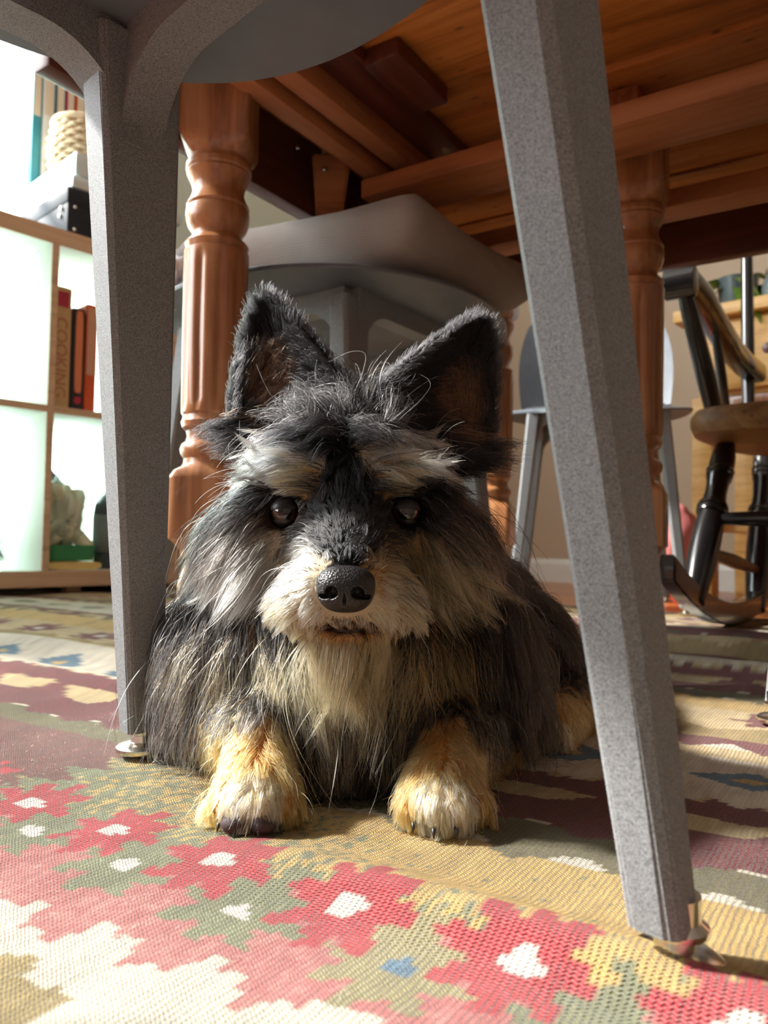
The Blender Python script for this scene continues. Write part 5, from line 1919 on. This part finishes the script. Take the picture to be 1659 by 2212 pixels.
# ---- eyes: glossy ball with brown iris
def eye_mat():
    t = NT('dog_eye')
    t.bsdf(0.06, 0, 0.6, coat=1.0)
    t.b.inputs['Coat Roughness'].default_value = 0.02
    tc = t.n('ShaderNodeTexCoord')
    vm = t.n('ShaderNodeVectorMath', operation='DOT_PRODUCT')
    nn = t.n('ShaderNodeVectorMath', operation='NORMALIZE')
    t.l(tc.outputs['Object'], nn.inputs[0])
    t.l(nn.outputs[0], vm.inputs[0])
    vm.inputs[1].default_value = (0, -1, 0)
    t.l(t.ramp(vm.outputs['Value'], [(0.0, sr(30, 20, 16)), (0.55, sr(26, 16, 12)), (0.66, sr(56, 36, 22)), (0.84, sr(70, 46, 28)), (0.87, sr(8, 6, 6)), (1.0, sr(6, 5, 5))]), t.b.inputs['Base Color'])
    return t.m
M_eye = eye_mat()
M_lid = plain('eyelid_skin', sr(24, 19, 18), 0.4)
for e in EYES:
    bm = bmesh.new()
    bmesh.ops.create_uvsphere(bm, u_segments=40, v_segments=28, radius=EYE_R)
    for v in bm.verts:                                   # corneal bulge
        f = max(0.0, -v.co.normalized().y - 0.72) / 0.28
        v.co *= 1 + 0.07 * f * f * (3 - 2 * f)
    o = from_bm('eye', bm, M_eye, dog, Vector(e), True)
    o.rotation_euler = (0, 0, 0.05 if e[0] < XM else -0.05)
    # upper and lower lids: spherical caps hugging the ball
    for nm, z_edge, sgn, R in (('upper_eyelid', 0.14, 1, 1.10), ('lower_eyelid', -0.52, -1, 1.08)):
        bm = bmesh.new()
        rows = []
        for a in np.linspace(-1.25, 1.25, 25):
            row = []
            for k in range(9):
                ze = z_edge - sgn * 0.10 * (1 - (a / 1.25) ** 2) * (-1 if sgn > 0 else 1) * 0.6
                el0 = math.asin(max(-0.99, min(0.99, ze)))
                el = el0 + sgn * (1.15 * k / 8)
                rr_ = EYE_R * (R if k else R - 0.05)
                row.append(bm.verts.new((rr_ * math.sin(a) * math.cos(el), -rr_ * math.cos(a) * math.cos(el), rr_ * math.sin(el))))
            rows.append(row)
        for r0_, r1_ in zip(rows[:-1], rows[1:]):
            for k in range(8):
                bm.faces.new((r0_[k], r1_[k], r1_[k + 1], r0_[k + 1]))
        from_bm(nm, bm, M_lid, o, None, True)

# ---- claws and pads
M_claw = plain('dark_claw', sr(38, 32, 30), 0.3, var=0.3)
M_pad = plain('paw_pad', sr(58, 44, 44), 0.7, var=0.2, bump=0.5, bscale=600)
def claw(p, d, L=0.0052):
    d = Vector(d).normalized()
    p = Vector(p)
    pts = [p, p + d * L * 0.5 + Vector((0, 0, 0.0006)), p + d * L - Vector((0, 0, 0.0016))]
    from_bm('claw', tube(pts, [0.0015, 0.0011, 0.0003], 8), M_claw, dog, None, True)
for c, yaw in ((PAW_L, 0.0), (PAW_R, 0.10)):
    for dx, dy in ((-0.0150, -0.010), (-0.0056, -0.0175), (0.0054, -0.0175), (0.0148, -0.010)):
        x, y = c[0] + dx, c[1] + dy - 0.0095
        z0 = float(rug_z(np.array([x]), np.array([y]))[0])
        claw((x, y, max(0.0105, z0 + 0.004)), (dx * 8, -1, -0.35))
for dx in (-0.0070, 0.0066):
    bm = bmesh.new()
    bmesh.ops.create_icosphere(bm, subdivisions=3, radius=1)
    for v in bm.verts:
        v.co = Vector((v.co.x * 0.0072, v.co.y * 0.0075, v.co.z * 0.0052))
    x, y = PAW_L[0] + dx, PAW_L[1] - 0.0235
    from_bm('toe_pad', bm, M_pad, dog, (x, y, float(rug_z(np.array([x]), np.array([y]))[0]) + 0.0055), True)
# ---- lower lip
bm = tube([tuple(at(700 + 104 * i / 12, 1357 + 5 * math.sin(PI * i / 12), 0.4100 + 0.0040 * ((i - 6) / 6) ** 2)) for i in range(13)], [0.0008] + [0.0022] * 11 + [0.0008], 8)
lp = from_bm('lower_lip', bm, plain('lip_skin', sr(40, 28, 26), 0.5), dog, None, True)

# ------------------------------------------------------------------ loose wool fuzz standing off the near part of the rug
def fuzz(n=9000):
    a = rng.uniform(-0.55, 0.12, n); b = rng.uniform(0.08, 0.62, n)
    z = rug_height(a, b)
    K = 4
    d = rng.normal(0, 1, (n, 3)); d[:, 2] = np.abs(d[:, 2]) * 0.55 + 0.12
    d = unit(d)
    L = 0.0016 + 0.0045 * rng.random(n) ** 3
    w = rng.normal(0, 1, (n, 3))
    pts = np.empty((n, K, 3))
    cur = np.stack([a, b, z], 1)
    for k in range(K):
        pts[:, k] = cur
        d = unit(d + w * 0.35 + V(0, 0, -0.25))
        cur = cur + d * (L / (K - 1))[:, None]
        cur[:, 2] = np.maximum(cur[:, 2], rug_height(cur[:, 0], cur[:, 1]) + 0.0002)
    c = np.ones((n, K, 4), np.float32)
    c[..., :3] = np.clip(rug_color(a, b) * 1.15 + 0.03, 0, 0.85)[:, None]
    hc = bpy.data.hair_curves.new('wool_fuzz')
    hc.add_curves([K] * n)
    hc.attributes['position'].data.foreach_set('vector', pts.astype(np.float32).ravel())
    ra = hc.attributes.get('radius') or hc.attributes.new('radius', 'FLOAT', 'POINT')
    ra.data.foreach_set('value', np.tile(np.linspace(0.00007, 0.00003, K), n).astype(np.float32))
    hc.attributes.new('hair_color', 'FLOAT_COLOR', 'POINT').data.foreach_set('color', c.ravel())
    hc.materials.append(bpy.data.materials['dog_hair'])
    o = bpy.data.objects.new('wool_fuzz', hc)
    COL.objects.link(o)
    o.parent = bpy.data.objects['rug']
    o['kind'] = 'stuff'
fuzz()
